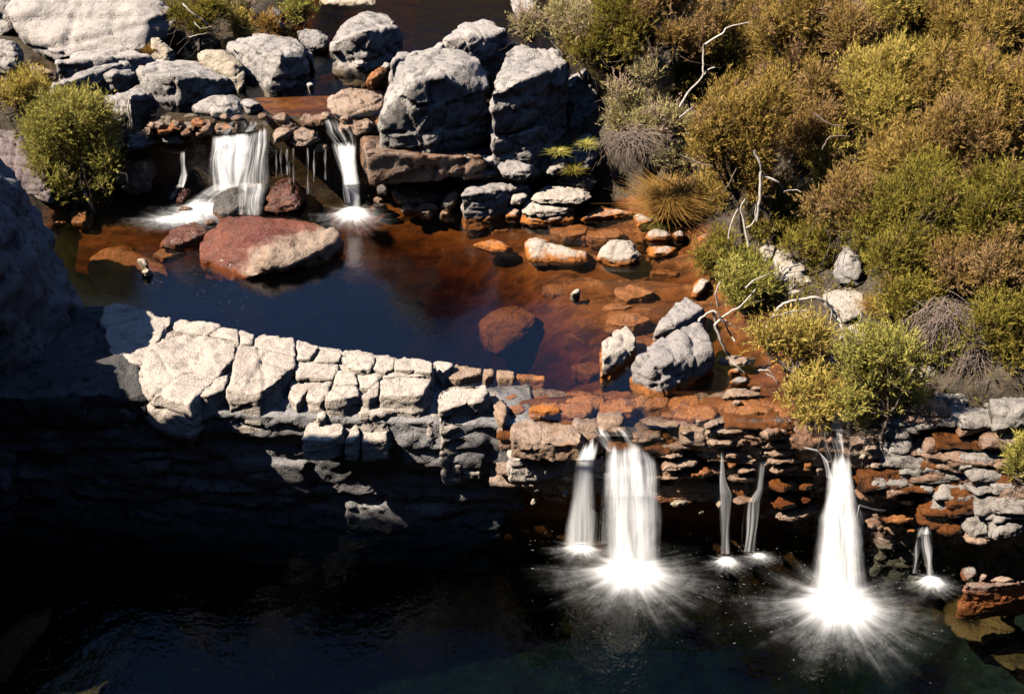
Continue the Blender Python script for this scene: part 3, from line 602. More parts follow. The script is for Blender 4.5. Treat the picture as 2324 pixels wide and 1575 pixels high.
LP('boulder', 'smooth oval white stone near the right shore', 'paleU', 'E', (2062,75, 2095,38, 2150,18, 2220,30, 2262,68, 2240,100, 2110,98), 2.2, k=0.3, facet=0.3, crack=0)
LP('boulder', 'flat white slab stone right of the hunched pale stone', 'paleU', 'E', (2082,155, 2105,132, 2300,142, 2285,180, 2240,202, 2105,210), 2.2, k=0.4)
LP('boulder', 'small pale stone right of the smooth oval stone', 'paleU', 'E', (2255,50, 2290,35, 2340,45, 2335,90, 2275,92), 2.2, k=0.25)
LP('boulder', 'half-sunken flat stone at the edge of the deep water', 'paleU', 'E', (920,125, 980,105, 1050,84, 1130,112, 1195,140, 1190,190, 1050,180), 2.12, k=0.4)
LP('boulder', 'mostly drowned brown boulder with a white tip', 'rust', 'E', (1440,480, 1490,400, 1580,352, 1690,350, 1730,420, 1720,500, 1620,570, 1500,560), 1.8, k=0.9, facet=0.5, puff=0.06)
LP('boulder', 'white tip of rock breaking the water right of the deep pool', 'cream', 'E', (1570,455, 1610,425, 1645,425, 1640,462, 1600,470), 2.2, k=0.1, depth=0.1)
LP('boulder', 'large drowned olive-brown boulder at the edge of the deep water', 'rust', 'E', (930,700, 980,620, 1080,550, 1210,520, 1350,590, 1320,680, 1200,790, 1130,870, 980,820), 1.45, k=0.9, facet=0.5, puff=0.1)
BL('boulder', 'upright pale stone with an orange waterline near the right shore', 'paleU', 'E', (1780,1000, 1850,1005, 1950,960, 1990,900), (1790,880, 1880,880, 1990,840), (1785,775, 1850,715, 1945,665, 2015,750, 2025,790), 2.18, lean=0.1, bury=0.3)
BL('boulder', 'largest pale stone by the right shore, lit left and black right', 'greyU', 'P', (1432,848, 1470,885, 1510,902, 1570,880, 1612,850), (1430,840, 1480,830, 1540,830, 1612,815), (1445,815, 1500,768, 1585,733, 1610,760, 1620,795), 2.18, dz=0.12, lean=0.08)
BL('boulder', 'tilted dark-sided rock behind the largest shore stone', 'greyU', 'P', (1482,765, 1540,780, 1600,730), (1485,755, 1530,735, 1595,712), (1500,728, 1555,672, 1600,698), 2.18, dz=0.1)

# sunken rock and stones of the lower pool
LP('boulder', 'brown drowned rock in the bottom left corner', 'rust', 'P', (-40,1480, 20,1430, 100,1405, 110,1420, 50,1500, 10,1560, -40,1580), -1.2, k=0.9, depth=0.5, puff=0.05)
LP('boulder', 'large drowned slab at the bottom edge, left', 'rust', 'P', (60,1600, 140,1520, 210,1470, 310,1460, 300,1500, 200,1600), -1.4, k=1.1, depth=0.6, puff=0.05)
LP('boulder', 'big red-brown drowned boulder by the bottom right block rock', 'rust', 'H', (1540,1150, 1570,1080, 1650,1050, 1850,1080, 1945,1160, 1900,1240, 1750,1290, 1590,1240), -1.0, k=1.0, depth=0.4, puff=0.08, facet=0.5)
LP('boulder', 'drowned reddish stone at the bottom right edge', 'rust', 'H', (1800,1370, 1880,1320, 2020,1330, 2020,1420, 1900,1440), -1.2, k=0.6, depth=0.3, puff=0.05)
BL('boulder', 'blocky cracked rock at the waterline, bottom right', 'rightgrey', 'H', (1620,995, 1700,1035, 1800,1045, 2010,1050), (1640,950, 1800,955, 2010,950), (1650,925, 1800,918, 2010,930), 0.0)
LP('boulder', 'small upright stone on the blocky rock, bottom right', 'rightgrey', 'H', (1630,880, 1640,848, 1690,843, 1705,890, 1650,925), 0.25, k=0.15, depth=0.2)
LP('boulder', 'little angular stone on the blocky rock, right of the upright stone', 'orange', 'H', (1725,910, 1740,885, 1760,895, 1750,925), 0.3, k=0.1, depth=0.1)
LP('boulder', 'row of rubble on the back of the blocky rock, bottom right', 'orange', 'H', (1780,925, 1820,900, 1890,905, 1920,925, 1850,940), 0.3, k=0.15, depth=0.15)

# ------------------------------------------------------------------ the ledge between the two pools, block by block
led = empty('rock_ledge', at(700, 900, 2.0))
tag(led, 'pale jointed rock ledge damming the upper pool, its camera side a dark cliff', 'rock ledge')
rng = random.Random(5)
def seg_wall(x0, x1, n, yfun, beds, jit, back):
    C = []
    for (z0, z1, off) in beds:
        x = x0
        while x < x1:
            wd = (x1-x0)/n*rng.uniform(0.6, 1.5); xe = min(x+wd, x1+0.2)
            j = rng.uniform(-jit, jit)+off; jt = rng.uniform(-0.14, -0.04)
            ya, yb = yfun(x)+j, yfun(xe)+j
            zj = rng.uniform(-0.08, 0.08)
            C.append([(x-0.02, ya, z0-0.05), (xe+0.02, yb, z0-0.05), (x-0.02, ya+jt, z1+zj), (xe+0.02, yb+jt, z1+zj),
                      (x-0.02, ya+back, z0-0.05), (xe+0.02, yb+back, z0-0.05), (x-0.02, ya+back, z1+zj), (xe+0.02, yb+back, z1+zj)])
            x = xe
    return C
cfY = lambda x: float(np.interp(x, [-11,-6,-3.6,-1.5,0.4], [18.0,17.62,17.5,17.35,17.25]))
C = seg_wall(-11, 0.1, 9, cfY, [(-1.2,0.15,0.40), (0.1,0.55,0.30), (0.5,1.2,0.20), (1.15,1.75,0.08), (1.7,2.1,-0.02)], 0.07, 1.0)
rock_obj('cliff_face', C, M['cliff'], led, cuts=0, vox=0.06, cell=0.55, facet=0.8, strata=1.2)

def block(f, outline, z=2.52, h=0.55, slope=0.05, under=0.0, mat='ledge', shrink=1.0, **kw):
    q = pts(f, *outline)
    kw.setdefault('facet', 0.40); kw.setdefault('crack', 0.5); kw.setdefault('cuts', 4); kw.setdefault('cutd', 0.05); kw.setdefault('warp', 0.10); kw.setdefault('fine', 1.4); kw.setdefault('joints', 3)
    T = slab(q, z, h, slope, under)
    c = np.mean(np.array(T), 0)
    T = [(c[0]+(p[0]-c[0])*shrink, c[1]+(p[1]-c[1])*shrink, p[2]) for p in T]
    kw.setdefault('vox', 0.03 if np.ptp(np.array(T)[:,0]) < 1.6 else 0.05)
    return rock_obj('block', [T], M[mat], led, **kw)
block('D', (-200,560, 60,520, 560,520, 700,530, 695,650, 720,800, 960,990, 985,1120, 400,1140, -200,1150), 2.48, 0.6, cell=0.5, facet=1.3, mat='lichen_shade')  # left slab, its shade painted in by the darker rock
block('D', (705,545, 760,520, 1000,558, 1142,606, 1135,650, 1000,765, 955,930, 880,905, 735,840, 715,770, 690,650), 2.55)
block('D', (1158,645, 1215,616, 1395,636, 1480,662, 1385,722, 1150,690), 2.58)
block('D', (1484,664, 1600,692, 1602,770, 1392,720), 2.56)
block('D', (1606,694, 1706,722, 1695,780, 1608,795), 2.55)
block('D', (1122,694, 1385,726, 1590,788, 1572,862, 1480,950, 1440,1012, 1310,1090, 1260,1190, 1130,1150, 1020,1120, 955,1060, 938,960, 1000,820), 2.54, 0.7, cell=0.8)
block('D', (1600,802, 1700,800, 1982,862, 1982,925, 1930,960, 1840,1062, 1735,1118, 1510,1103, 1545,975), 2.56, 0.8, cell=0.7)
block('D', (1310,1092, 1455,1012, 1538,985, 1508,1082, 1385,1132, 1312,1127), 2.48, 0.5)
block('D', (1708,742, 1760,725, 1984,743, 1986,862, 1880,850, 1702,798), 2.60)
block('D', (1992,768, 2050,763, 2142,798, 2085,885, 1988,885), 2.58)
block('K', (262,462, 340,350, 522,378, 532,402, 505,465, 380,482), 2.58)
block('K', (522,430, 602,388, 842,403, 852,440, 812,545, 700,552, 575,522), 2.60)
block('K', (818,535, 860,430, 960,413, 1025,440, 1022,532, 935,572), 2.58)
block('K', (1028,450, 1120,423, 1375,468, 1385,500, 1375,572, 1180,547, 1060,532, 1020,545), 2.60)
block('K', (112,490, 300,470, 500,482, 500,545, 450,632, 280,605, 108,625), 2.50)
block('K', (60,640, 260,615, 200,760, 110,880, 30,780), 2.35, 0.5)
block('K', (500,545, 660,558, 682,692, 450,702, 452,625), 2.50)
block('K', (668,560, 820,547, 932,577, 885,642, 800,722, 690,722), 2.48)
block('K', (905,602, 1100,545, 1365,582, 1300,612, 920,622), 2.52, 0.4)
block('K', (895,645, 1100,610, 1290,620, 1375,652, 1295,782, 1225,797, 1000,772, 880,782), 2.55, 0.6)
block('K', (712,805, 800,722, 882,645, 878,782, 780,835), 2.48)
block('K', (368,832, 452,702, 682,692, 692,792, 540,835, 430,838), 2.47, 0.45)
block('K', (192,802, 242,702, 442,652, 368,835, 330,862, 212,832), 2.40, 0.5)
block('K', (730,856, 880,808, 1090,852, 1275,822, 1245,905, 1010,935, 820,960, 700,950), 2.28, 0.5, facet=0.8)
block('K', (835,990, 960,900, 1030,960, 1010,1010, 900,1040), 2.12, 0.4, facet=0.8)
block('K', (705,1072, 960,1062, 955,1150, 950,1205, 712,1238), 1.92, 0.4, facet=0.7)
block('K', (142,1185, 222,1040, 380,1000, 545,985, 560,1010, 535,1160, 400,1222, 150,1212), 2.02, 0.4, facet=0.7)
block('K', (558,1212, 640,1040, 702,1000, 695,1170, 645,1225), 2.0, 0.4)
block('K', (290,1010, 300,950, 390,935, 380,1000), 2.2, 0.3)
block('K', (150,960, 190,950, 205,990, 170,1010), 2.1, 0.3)
block('K', (1040,930, 1250,900, 1220,1000, 1160,1075, 1090,1030), 2.05, 0.4, facet=0.8)
block('K', (1320,1035, 1385,830, 1420,820, 1420,1000, 1370,1045), 2.15, 0.5)
core = [slab(pts('D', *q), z_, 0.5, 0.05) for q, z_ in [((720,560, 1000,575, 1130,630, 1000,780, 900,890, 740,820), 2.48), ((1000,780, 1160,660, 1480,690, 1600,720, 1690,760, 1980,770, 1980,920, 1840,1040, 1510,1080, 1260,1110, 1000,1050, 960,950), 2.47)]]
core += [slab(pts('K', *q), z_, 0.5, 0.05) for q, z_ in [((100,300, 340,370, 600,405, 850,425, 1120,445, 1370,490, 1360,640, 1280,770, 900,770, 700,790, 430,800, 210,800, 90,560), 2.44), ((230,1040, 400,860, 1240,830, 1230,900, 960,1040, 560,1000), 2.1)]]
rock_obj('ledge_core', core, M['ledge'], led, vox=0.05, cuts=0, facet=0.4)
# the square pillar at the ledge's right end
pil = [at(*p, z) for p, z in zip(pts('K', 1432,745, 1475,700, 1560,668, 1868,658, 1912,765, 1850,840, 1640,872, 1445,925), (2.5,2.52,2.55,2.58,2.5,2.46,2.44,2.42))]
pil = pil+[(p[0]*1.0, p[1]+0.02, 1.3) for p in pil]
mid = [at(*p, z) for p, z in zip(pts('K', 1440,1010, 1560,960, 1840,930, 1860,1060, 1650,1090, 1460,1130), (2.15,2.2,2.2,2.05,2.05,2.05))]
mid = mid+[(p[0], p[1]+0.1, 0.9) for p in mid]
rock_obj('block', [pil, mid], M['ledge'], led, facet=0.8, cell=0.45)
block('K', (1625,1245, 1700,1150, 1840,1138, 1800,1190), 1.75, 0.25)
block('K', (1430,1400, 1470,1372, 1560,1395, 1665,1430, 1640,1450, 1500,1420), 1.35, 0.2)
block('K', (1655,1500, 1700,1485, 1840,1492, 1830,1512), 1.2, 0.15)
block('K', (1910,790, 1960,765, 2040,850, 2090,900, 2080,960, 2040,1040, 1990,1000, 1960,880), 2.28, 0.6, mat='orange', facet=0.8)
block('E', (1190,1330, 1220,1312, 1300,1298, 1390,1308, 1500,1330, 1580,1320, 1652,1392, 1640,1440, 1480,1455, 1330,1440, 1185,1420), 2.26, 0.35, facet=1.0, mat='orange')
block('E', (1172,1440, 1330,1450, 1500,1450, 1640,1440, 1600,1500, 1480,1540, 1320,1570, 1165,1575), 1.76, 0.4, facet=1.0, cell=0.35)
block('M', (35,520, 45,455, 120,450, 235,505, 130,525), 1.6, 0.2)
for q in [(245,815, 285,808, 322,828, 300,842, 255,838), (535,755, 575,732, 612,735, 600,765, 560,768), (380,545, 400,535, 412,548, 395,560)]:
    block('M', q, 1.05 if q[1] > 700 else 1.7, 0.1, mat='cream')
# thin ridge running on into the water
block('K', (1385,480, 1440,462, 1560,480, 1590,510, 1480,580, 1460,590), 2.42, 0.5, mat='ledge')
block('K', (1480,590, 1610,505, 1850,530, 1840,585, 1640,640, 1560,650), 2.30, 0.4, mat='orange', facet=0.8)
block('K', (1845,590, 1860,535, 1960,540, 1955,600, 1870,635), 2.30, 0.4, mat='orange')
block('K', (1975,600, 1985,545, 2060,562, 2150,568, 2160,625, 2000,630), 2.28, 0.4, mat='orange')
block('K', (2165,585, 2300,590, 2440,600, 2440,640, 2165,630), 2.24, 0.4, mat='rust')
for q in [(2330,905, 2480,880, 2600,900, 2500,950, 2380,950), (2100,900, 2200,870, 2260,920, 2200,960, 2120,950), (2050,800, 2150,770, 2200,800, 2120,830), (2280,960, 2440,950, 2400,1000, 2300,990)]:
    block('K', q, 2.17, 0.2, mat='rust')
block('E', (1280,1215, 1330,1190, 1480,1190, 1510,1225, 1400,1240), 2.24, 0.2, mat='paleU')

# ------------------------------------------------------------------ left outcrop: the shaded cliff at the frame edge and its mass beyond
outc = [(-8.25,21.25,4.45), (-8.0,21.0,4.3), (-7.33,20.65,2.1), (-7.1,20.2,2.2), (-7.15,19.6,2.45), (-7.95,19.4,5.0), (-7.75,18.2,5.1), (-7.6,17.9,2.4), (-8.0,17.7,0.5),
        (-9.2,21.6,4.9), (-9.2,21.6,1.5), (-13,21.5,7), (-14,18,8), (-13,17.9,0), (-8.4,18.0,-1.0), (-14,22,0), (-8.2,21.2,1.6)]
prof = [(18.3,5.0), (16.8,6.0), (16.3,6.5), (15.7,8.0), (15.35,8.9), (14.95,9.65), (14.8,11.4), (14.5,11.8)]  # unseen part: heights shaped to shade the cliff, leaving ledge and falls lit
mass = [[(x_, y_, z_) for x_ in (-8.7, -15.0) for y_, zz_ in (prof[i], prof[i+1]) for z_ in (-2.5, zz_)] for i in range(len(prof)-1)]
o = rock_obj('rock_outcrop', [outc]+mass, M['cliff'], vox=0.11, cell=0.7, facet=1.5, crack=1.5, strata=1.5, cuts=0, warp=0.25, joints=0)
tag(o, 'tall dark outcrop in shade at the left edge above the ledge', 'rock outcrop')

# ------------------------------------------------------------------ the wall under the lower falls, stone by stone
wal = empty('waterfall_rock_face', at(1700, 1200, 0.0))
tag(wal, 'brown and rust coloured stone wall behind and between the lower falls', 'rock wall')
wfY = lambda x: float(np.interp(x, [0,1,2.5,4.8,6.5,8,10], [17.25,17.2,17.2,17.05,16.75,16.4,15.9]))
C = seg_wall(0.0, 10, 10, wfY, [(-1.2,0.2,0.55), (0.1,0.7,0.50), (0.6,1.2,0.36), (1.15,1.6,0.18), (1.55,2.0,0.02)], 0.08, 1.0)
rock_obj('rock_face', C, M['lipwet'], wal, cuts=0, vox=0.05, cell=0.36, facet=2.2, crack=3.0, strata=1.4, warp=0.2)
def WS(f, outline, mat, Y=None, z=None, k=0.3, depth=0.35, puff=0.16, **kw):
    k = k*2.0+0.10
    q = pts(f, *outline); foot = max(q, key=lambda p: p[1])
    if Y is None and z is None: Y = 16.93
    kw.setdefault('facet', 0.8)
    return rock_obj('stone', [lump(f, outline, z if z is not None else 0, k, depth, puff, Y)], M[mat], wal, **kw)
WS('M', (1250,130, 1300,60, 1450,5, 1640,0, 1780,40, 1790,140, 1600,150, 1400,140), 'orange', z=2.15, k=0.5)
WS('M', (1600,190, 1650,150, 1840,150, 1840,200, 1700,220), 'orange', z=2.12, k=0.3)
WS('M', (1790,100, 1810,50, 1870,60, 1860,140, 1810,150), 'orange', z=2.15, k=0.2)
WS('M', (1870,180, 1880,60, 2000,20, 2230,15, 2260,80, 2120,110), 'orange', z=2.3, k=0.5)
WS('M', (1860,240, 1880,100, 2080,85, 2330,90, 2340,200, 2240,240, 1990,250), 'orange', z=2.05, k=0.2)
WS('M', (1860,260, 1990,245, 2160,250, 2180,290, 2150,330, 1960,325, 1870,300), 'orange', k=0.2)
WS('M', (2180,300, 2200,245, 2270,240, 2290,300, 2250,340), 'orange', k=0.15)
WS('M', (1440,360, 1500,240, 1640,205, 1740,230, 1770,320, 1700,440, 1560,470, 1460,440), 'orange', k=0.45, cell=0.3)
WS('M', (1455,480, 1560,450, 1700,430, 1830,380, 1870,460, 1810,530, 1640,570, 1480,570), 'orange', k=0.3, cell=0.3, Y=16.9)
WS('M', (1490,650, 1510,620, 1700,590, 1760,580, 1700,640, 1600,655), 'orange', Y=16.95, k=0.15)
WS('M', (1700,640, 1740,590, 1860,520, 1940,530, 1960,590, 1850,620), 'rust', Y=16.95, k=0.2)
WS('M', (2070,400, 2080,340, 2240,330, 2260,400, 2180,450, 2080,440), 'orange', Y=16.93, k=0.25)
WS('M', (2190,430, 2300,390, 2420,400, 2430,470, 2300,520, 2200,500), 'orange', Y=16.93, k=0.25)
WS('M', (2090,510, 2160,470, 2190,520, 2120,540), 'rust', Y=16.95, k=0.15)
WS('M', (2150,560, 2260,520, 2400,530, 2380,590, 2200,590), 'orange', Y=16.95, k=0.15)
WS('M', (1555,880, 1640,832, 1735,850, 1725,890, 1640,900), 'cream', Y=16.95, k=0.1, depth=0.2)
WS('M', (1835,950, 1860,938, 1890,945, 1870,965), 'cream', Y=16.95, k=0.05, depth=0.15)
WS('M', (1990,890, 2000,850, 2050,840, 2060,900, 2010,920), 'orange', Y=16.95, k=0.1)
WS('M', (2080,650, 2100,600, 2284,590, 2400,600, 2400,660, 2200,670), 'lipwet', Y=16.98, k=0.15)
WS('M', (2150,860, 2200,810, 2300,800, 2400,830, 2380,870, 2200,880), 'lipwet', Y=16.95, k=0.15)
rq = random.Random(21)
for i in range(62):                                  # the bedded blocks of the face
    x = rq.uniform(1155, 2010); y = rq.uniform(958, 1125)
    wd = rq.uniform(30, 85); hh = rq.uniform(10, 24); sk = rq.uniform(-6, 6); j_ = lambda q: rq.uniform(-q, q)
    ol = [x-wd+j_(8), y-hh+sk+j_(4), x+j_(wd*0.5), y-hh+j_(5), x+wd+j_(8), y-hh-sk+j_(4), x+wd+j_(10), y+hh-sk+j_(4), x+j_(wd*0.5), y+hh+j_(5), x-wd+j_(10), y+hh+sk+j_(4)]
    rock_obj('stone', [lump('P', ol, 0, 0.16, 0.4, 0.06, 17.06+max(y-1000, 0)/120*0.22)], M[rq.choice(('orange','orange','lipwet','lipwet','black'))], wal, vox=0.036, strata=1.6, cuts=3, cutd=0.08)
# the stack between the trickles and the right fall
WS('G', (1468,110, 1475,60, 1530,20, 1600,22, 1625,50, 1640,85, 1560,105), 'orange', z=2.2, k=0.3)
WS('G', (1480,160, 1490,115, 1600,98, 1670,130, 1680,165, 1600,175), 'orange', Y=16.92, k=0.25)
WS('G', (1490,200, 1500,170, 1660,165, 1690,185, 1650,210, 1520,215), 'orange', Y=16.9, k=0.15, strata=2)
WS('G', (1510,235, 1530,208, 1660,205, 1690,230, 1670,255, 1540,255), 'orange', Y=16.88, k=0.15, strata=2)
WS('G', (1520,300, 1540,258, 1660,250, 1695,275, 1660,300, 1580,310), 'orange', Y=16.9, k=0.15, strata=2)
WS('G', (1525,380, 1545,330, 1610,315, 1660,345, 1670,390, 1600,415, 1545,405), 'black', Y=16.85, k=0.3)
WS('G', (1680,375, 1700,330, 1770,320, 1800,360, 1780,400, 1700,410), 'black', Y=16.9, k=0.2)
WS('G', (1540,500, 1545,435, 1620,420, 1680,450, 1690,500, 1600,520), 'redwet', Y=16.85, k=0.2)
WS('G', (1690,470, 1700,430, 1760,420, 1775,460, 1740,490), 'redwet', Y=16.9, k=0.15)
WS('G', (1560,570, 1600,535, 1700,520, 1800,470, 1820,530, 1740,570, 1640,590), 'lipwet', Y=16.9, k=0.2)
WS('G', (1700,200, 1710,160, 1760,170, 1780,260, 1760,300, 1710,290), 'rust', Y=16.95, k=0.2)
WS('G', (1780,300, 1790,200, 1830,210, 1840,300, 1810,330), 'lipwet', Y=16.95, k=0.2)
# right of the right fall
WS('N', (820,460, 825,400, 920,360, 1080,340, 1090,420, 960,440), 'orange', Y=16.75, k=0.25)
WS('N', (725,440, 740,405, 790,400, 800,430, 760,460), 'cream', Y=16.75, k=0.1)
WS('N', (790,370, 800,345, 850,330, 900,345, 880,370), 'orange', Y=16.75, k=0.1)
WS('N', (810,520, 830,480, 950,485, 1010,500, 920,530), 'orange', Y=16.72, k=0.15, strata=2)
WS('N', (820,640, 830,540, 960,510, 1110,530, 1125,580, 1080,620, 920,640), 'orange', Y=16.7, k=0.25)
WS('N', (820,660, 900,640, 1090,625, 1110,650, 1000,670, 840,685), 'orange', Y=16.68, k=0.12, strata=2)
WS('N', (890,700, 1000,675, 1130,670, 1130,710, 1000,720), 'orange', Y=16.68, k=0.12)
WS('N', (825,740, 835,690, 895,690, 900,745), 'rust', Y=16.7, k=0.1)
WS('N', (895,780, 920,740, 1040,745, 1110,800, 1090,830, 970,820), 'rust', Y=16.65, k=0.15)
WS('N', (940,1000, 960,960, 1100,935, 1210,955, 1285,990, 1270,1030, 1120,1050, 990,1050), 'rust', Y=16.6, k=0.25)
WS('N', (830,1090, 850,1065, 930,1040, 960,1060, 880,1110), 'lipwet', Y=16.65, k=0.1)
WS('N', (660,640, 670,480, 760,450, 800,560, 790,660, 720,690), 'black', Y=16.8, k=0.3)
WS('N', (720,800, 740,720, 800,700, 890,790, 870,850, 760,850), 'lipwet', Y=16.7, k=0.2)
WS('N', (1100,860, 1130,800, 1280,800, 1285,870, 1180,890), 'black', Y=16.6, k=0.2)
WS('N', (1180,1140, 1190,1095, 1260,1100, 1265,1140), 'rust', Y=16.6, k=0.1)
# boulders and rubble of the right bank
LP('boulder', 'big grey boulder with a lit crown at the right edge above the small fall', 'rightgrey', 'N', (1630,560, 1650,490, 1760,488, 1960,540, 2200,600, 2330,680, 2340,760, 2000,790, 1940,780, 1740,800, 1700,700), 1.35, k=0.9, depth=0.7, facet=0.8, Y=16.3)
LP('boulder', 'grey boulder at the right edge under the big lit-crowned boulder', 'rightgrey', 'N', (1950,900, 1960,830, 2100,760, 2330,760, 2340,1000, 2200,1010, 2050,1000, 1960,980), 0.9, k=0.5, depth=0.6, Y=16.0)
LP('boulder', 'grey block at the right edge beside the small fall', 'rightgrey', 'N', (1960,1060, 1970,970, 2100,1010, 2280,1010, 2340,1080, 2200,1160, 1990,1215), 0.4, k=0.35, depth=0.6, Y=15.95)
LP('boulder', 'dark pointed rock right of the small fall', 'rightgrey', 'N', (1720,1150, 1740,980, 1850,940, 1940,945, 1960,1080, 1970,1200, 1820,1215), 0.4, k=0.4, depth=0.6, Y=16.1)
LP('boulder', 'flat orange-edged ledge stone right of the small fall', 'orange', 'N', (1735,1230, 1740,1180, 1850,1195, 1985,1215, 1960,1245, 1850,1255), 0.2, k=0.15, depth=0.5, Y=16.1)
LP('boulder', 'dark rounded rock at the small fall\'s right shoulder', 'black', 'N', (1470,1100, 1490,1030, 1560,990, 1690,1050, 1730,1120, 1600,1190, 1500,1170), 0.4, k=0.4, depth=0.6, Y=16.3)
LP('boulder', 'dark rocks behind the small fall', 'black', 'N', (1290,900, 1400,760, 1600,720, 1720,900, 1680,980, 1480,1000, 1310,980), 0.8, k=0.6, depth=0.6, Y=16.4)
BL('boulder', 'layered grey boulder under the grey dead twigs on the right bank', 'rightgrey', 'F', (1660,1260, 1760,1330, 1900,1330, 1990,1270), (1665,1210, 1740,1180, 1900,1190, 1980,1210), (1720,1110, 1780,1080, 1860,1068, 1960,1108), 2.1, dz=0.15, lean=0.1, strata=2)
LP('boulder', 'weathered block right of the layered grey boulder', 'rightgrey', 'F', (1985,1290, 2000,1180, 2060,1140, 2180,1190, 2190,1280, 2090,1330), 2.1, k=0.4, depth=0.4)
LP('boulder', 'pale sloping slab rock among the bank shrubs', 'paleU', 'F', (640,300, 640,190, 690,165, 750,185, 850,300, 940,375, 955,475, 850,490, 720,495, 670,400), None, k=1.2, depth=0.5)
LP('boulder', 'bright white block on the bank behind the dead white branch', 'paleU', 'F', (980,500, 1030,450, 1150,408, 1240,440, 1305,545, 1220,640, 1070,640, 1010,570), None, k=0.7, depth=0.5)
LP('boulder', 'broken pale rock below the sloping slab rock', 'paleU', 'F', (700,640, 705,580, 800,560, 945,560, 945,650, 800,660), None, k=0.4, depth=0.4)
LP('boulder', 'small pale rocks below the bright white block', 'paleU', 'F', (1110,800, 1130,690, 1215,640, 1240,720, 1300,790, 1200,810), None, k=0.4)
LP('boulder', 'dappled grey rock face between the right bank shrubs', 'paleU', 'F', (1480,960, 1500,830, 1580,770, 1660,780, 1740,860, 1780,960, 1720,1020, 1560,1010), None, k=0.9, depth=0.5)
LP('boulder', 'dark leaning rock in the shade of the largest shrubs', 'grey', 'F', (1050,360, 1080,240, 1140,115, 1180,150, 1240,330, 1200,410, 1110,390), None, k=0.5, depth=0.4)
LP('boulder', 'pale stone against the left foot of the sloping slab rock', 'paleU', 'F', (540,200, 550,140, 600,120, 650,140, 640,230, 580,260), None, k=0.4)
LP('boulder', 'pale stone below the golden grass tussock on the bank', 'paleU', 'F', (90,140, 100,80, 150,40, 235,30, 255,70, 180,110), None, k=0.4)
LP('boulder', 'orange-footed pale stone at the right shore behind the tilted rock', 'paleU', 'F', (70,470, 100,400, 150,350, 200,360, 180,420, 110,480), 2.2, k=0.4)
LP('boulder', 'flat orange stone in the shallows right of the largest shore stone', 'orange', 'F', (225,905, 260,870, 380,862, 510,888, 505,940, 380,945, 240,935), 2.15, k=0.4, depth=0.2)
LP('boulder', 'small dark-topped stone in the orange shallows', 'greyU', 'F', (332,1045, 370,1008, 460,1012, 468,1050, 400,1070), 2.2, k=0.2, depth=0.15)
LP('boulder', 'flat layered stone in the orange shallows above the lip', 'orange', 'F', (275,1155, 330,1080, 420,1085, 545,1112, 535,1155, 400,1150, 330,1165), 2.18, k=0.3, depth=0.2)
LP('boulder', 'thin stone right of the flat layered stone in the shallows', 'orange', 'F', (470,1085, 500,1072, 555,1085, 540,1102, 490,1100), 2.2, k=0.12, depth=0.1)
LP('boulder', 'little flat stone just above the lip of the lower falls', 'orange', 'F', (345,1190, 370,1162, 430,1185, 400,1200), 2.2, k=0.12, depth=0.1)
LP('boulder', 'long low flat stone by the fallen branch tip', 'greyU', 'F', (320,970, 370,948, 410,965, 400,985, 340,985), 2.2, k=0.12, depth=0.1)
# broken rock of the right bank
rr = random.Random(8)
for i in range(58):
    x = rr.uniform(2005, 2335); y = rr.uniform(930, 1185)
    if x < 2090 and y > 1120: continue
    wd = rr.uniform(26, 70); hh = rr.uniform(11, 26); sk = rr.uniform(-8, 8); j_ = lambda q: rr.uniform(-q, q)
    ol = [x-wd+j_(8), y-hh+sk+j_(5), x+j_(wd*0.5), y-hh+j_(6), x+wd+j_(8), y-hh-sk+j_(5), x+wd+j_(10), y+hh-sk+j_(5), x+j_(wd*0.5), y+hh+j_(6), x-wd+j_(10), y+hh+sk+j_(5)]
    rock_obj('stone', [lump('P', ol, 0, 0.2, 0.4, 0.07, 16.95-(y-930)/260*0.55-max(x-2150, 0)*0.0022)], M[rr.choice(('rightgrey','rightgrey','black','lipwet'))], wal, vox=0.036, strata=1.6, cuts=3, cutd=0.08)  # dark picks mixed in to paint the shrubs' shade on this bank
# flat pieces of bedrock under the shallow water
for i in range(90):
    if i < 50: x = rr.uniform(1060, 1560); y = rr.uniform(490, 860)
    else: x = rr.uniform(1150, 1830); y = rr.uniform(885, 965)
    if y < 860 and x < 1250 and y > 560: continue
    X0, Y0, _ = at(x, y, 2.0); g_ = gz(X0, Y0)
    if g_ < 1.55 or g_ > 2.22: continue
    wd = rr.uniform(22, 62); hh = wd*rr.uniform(0.22, 0.4); q = []
    for a in range(7):
        t = a/7*2*pi; q.append((x+wd*cos(t)*rr.uniform(0.7, 1.15), y+hh*sin(t)*rr.uniform(0.7, 1.15)))
    T = [at(px_, py_, min(g_+rr.uniform(0.03, 0.10), 2.19)) for px_, py_ in q]
    T += [(p[0], p[1], p[2]-0.25) for p in T]
    o = rock_obj('drowned_stone', [T], M['rust'], vox=0.03, facet=0.9, strata=1.5)
    tag(o, 'flat rust-brown stone under the shallow water of the upper pool', 'stone', 'drowned flat stones of the shallows')

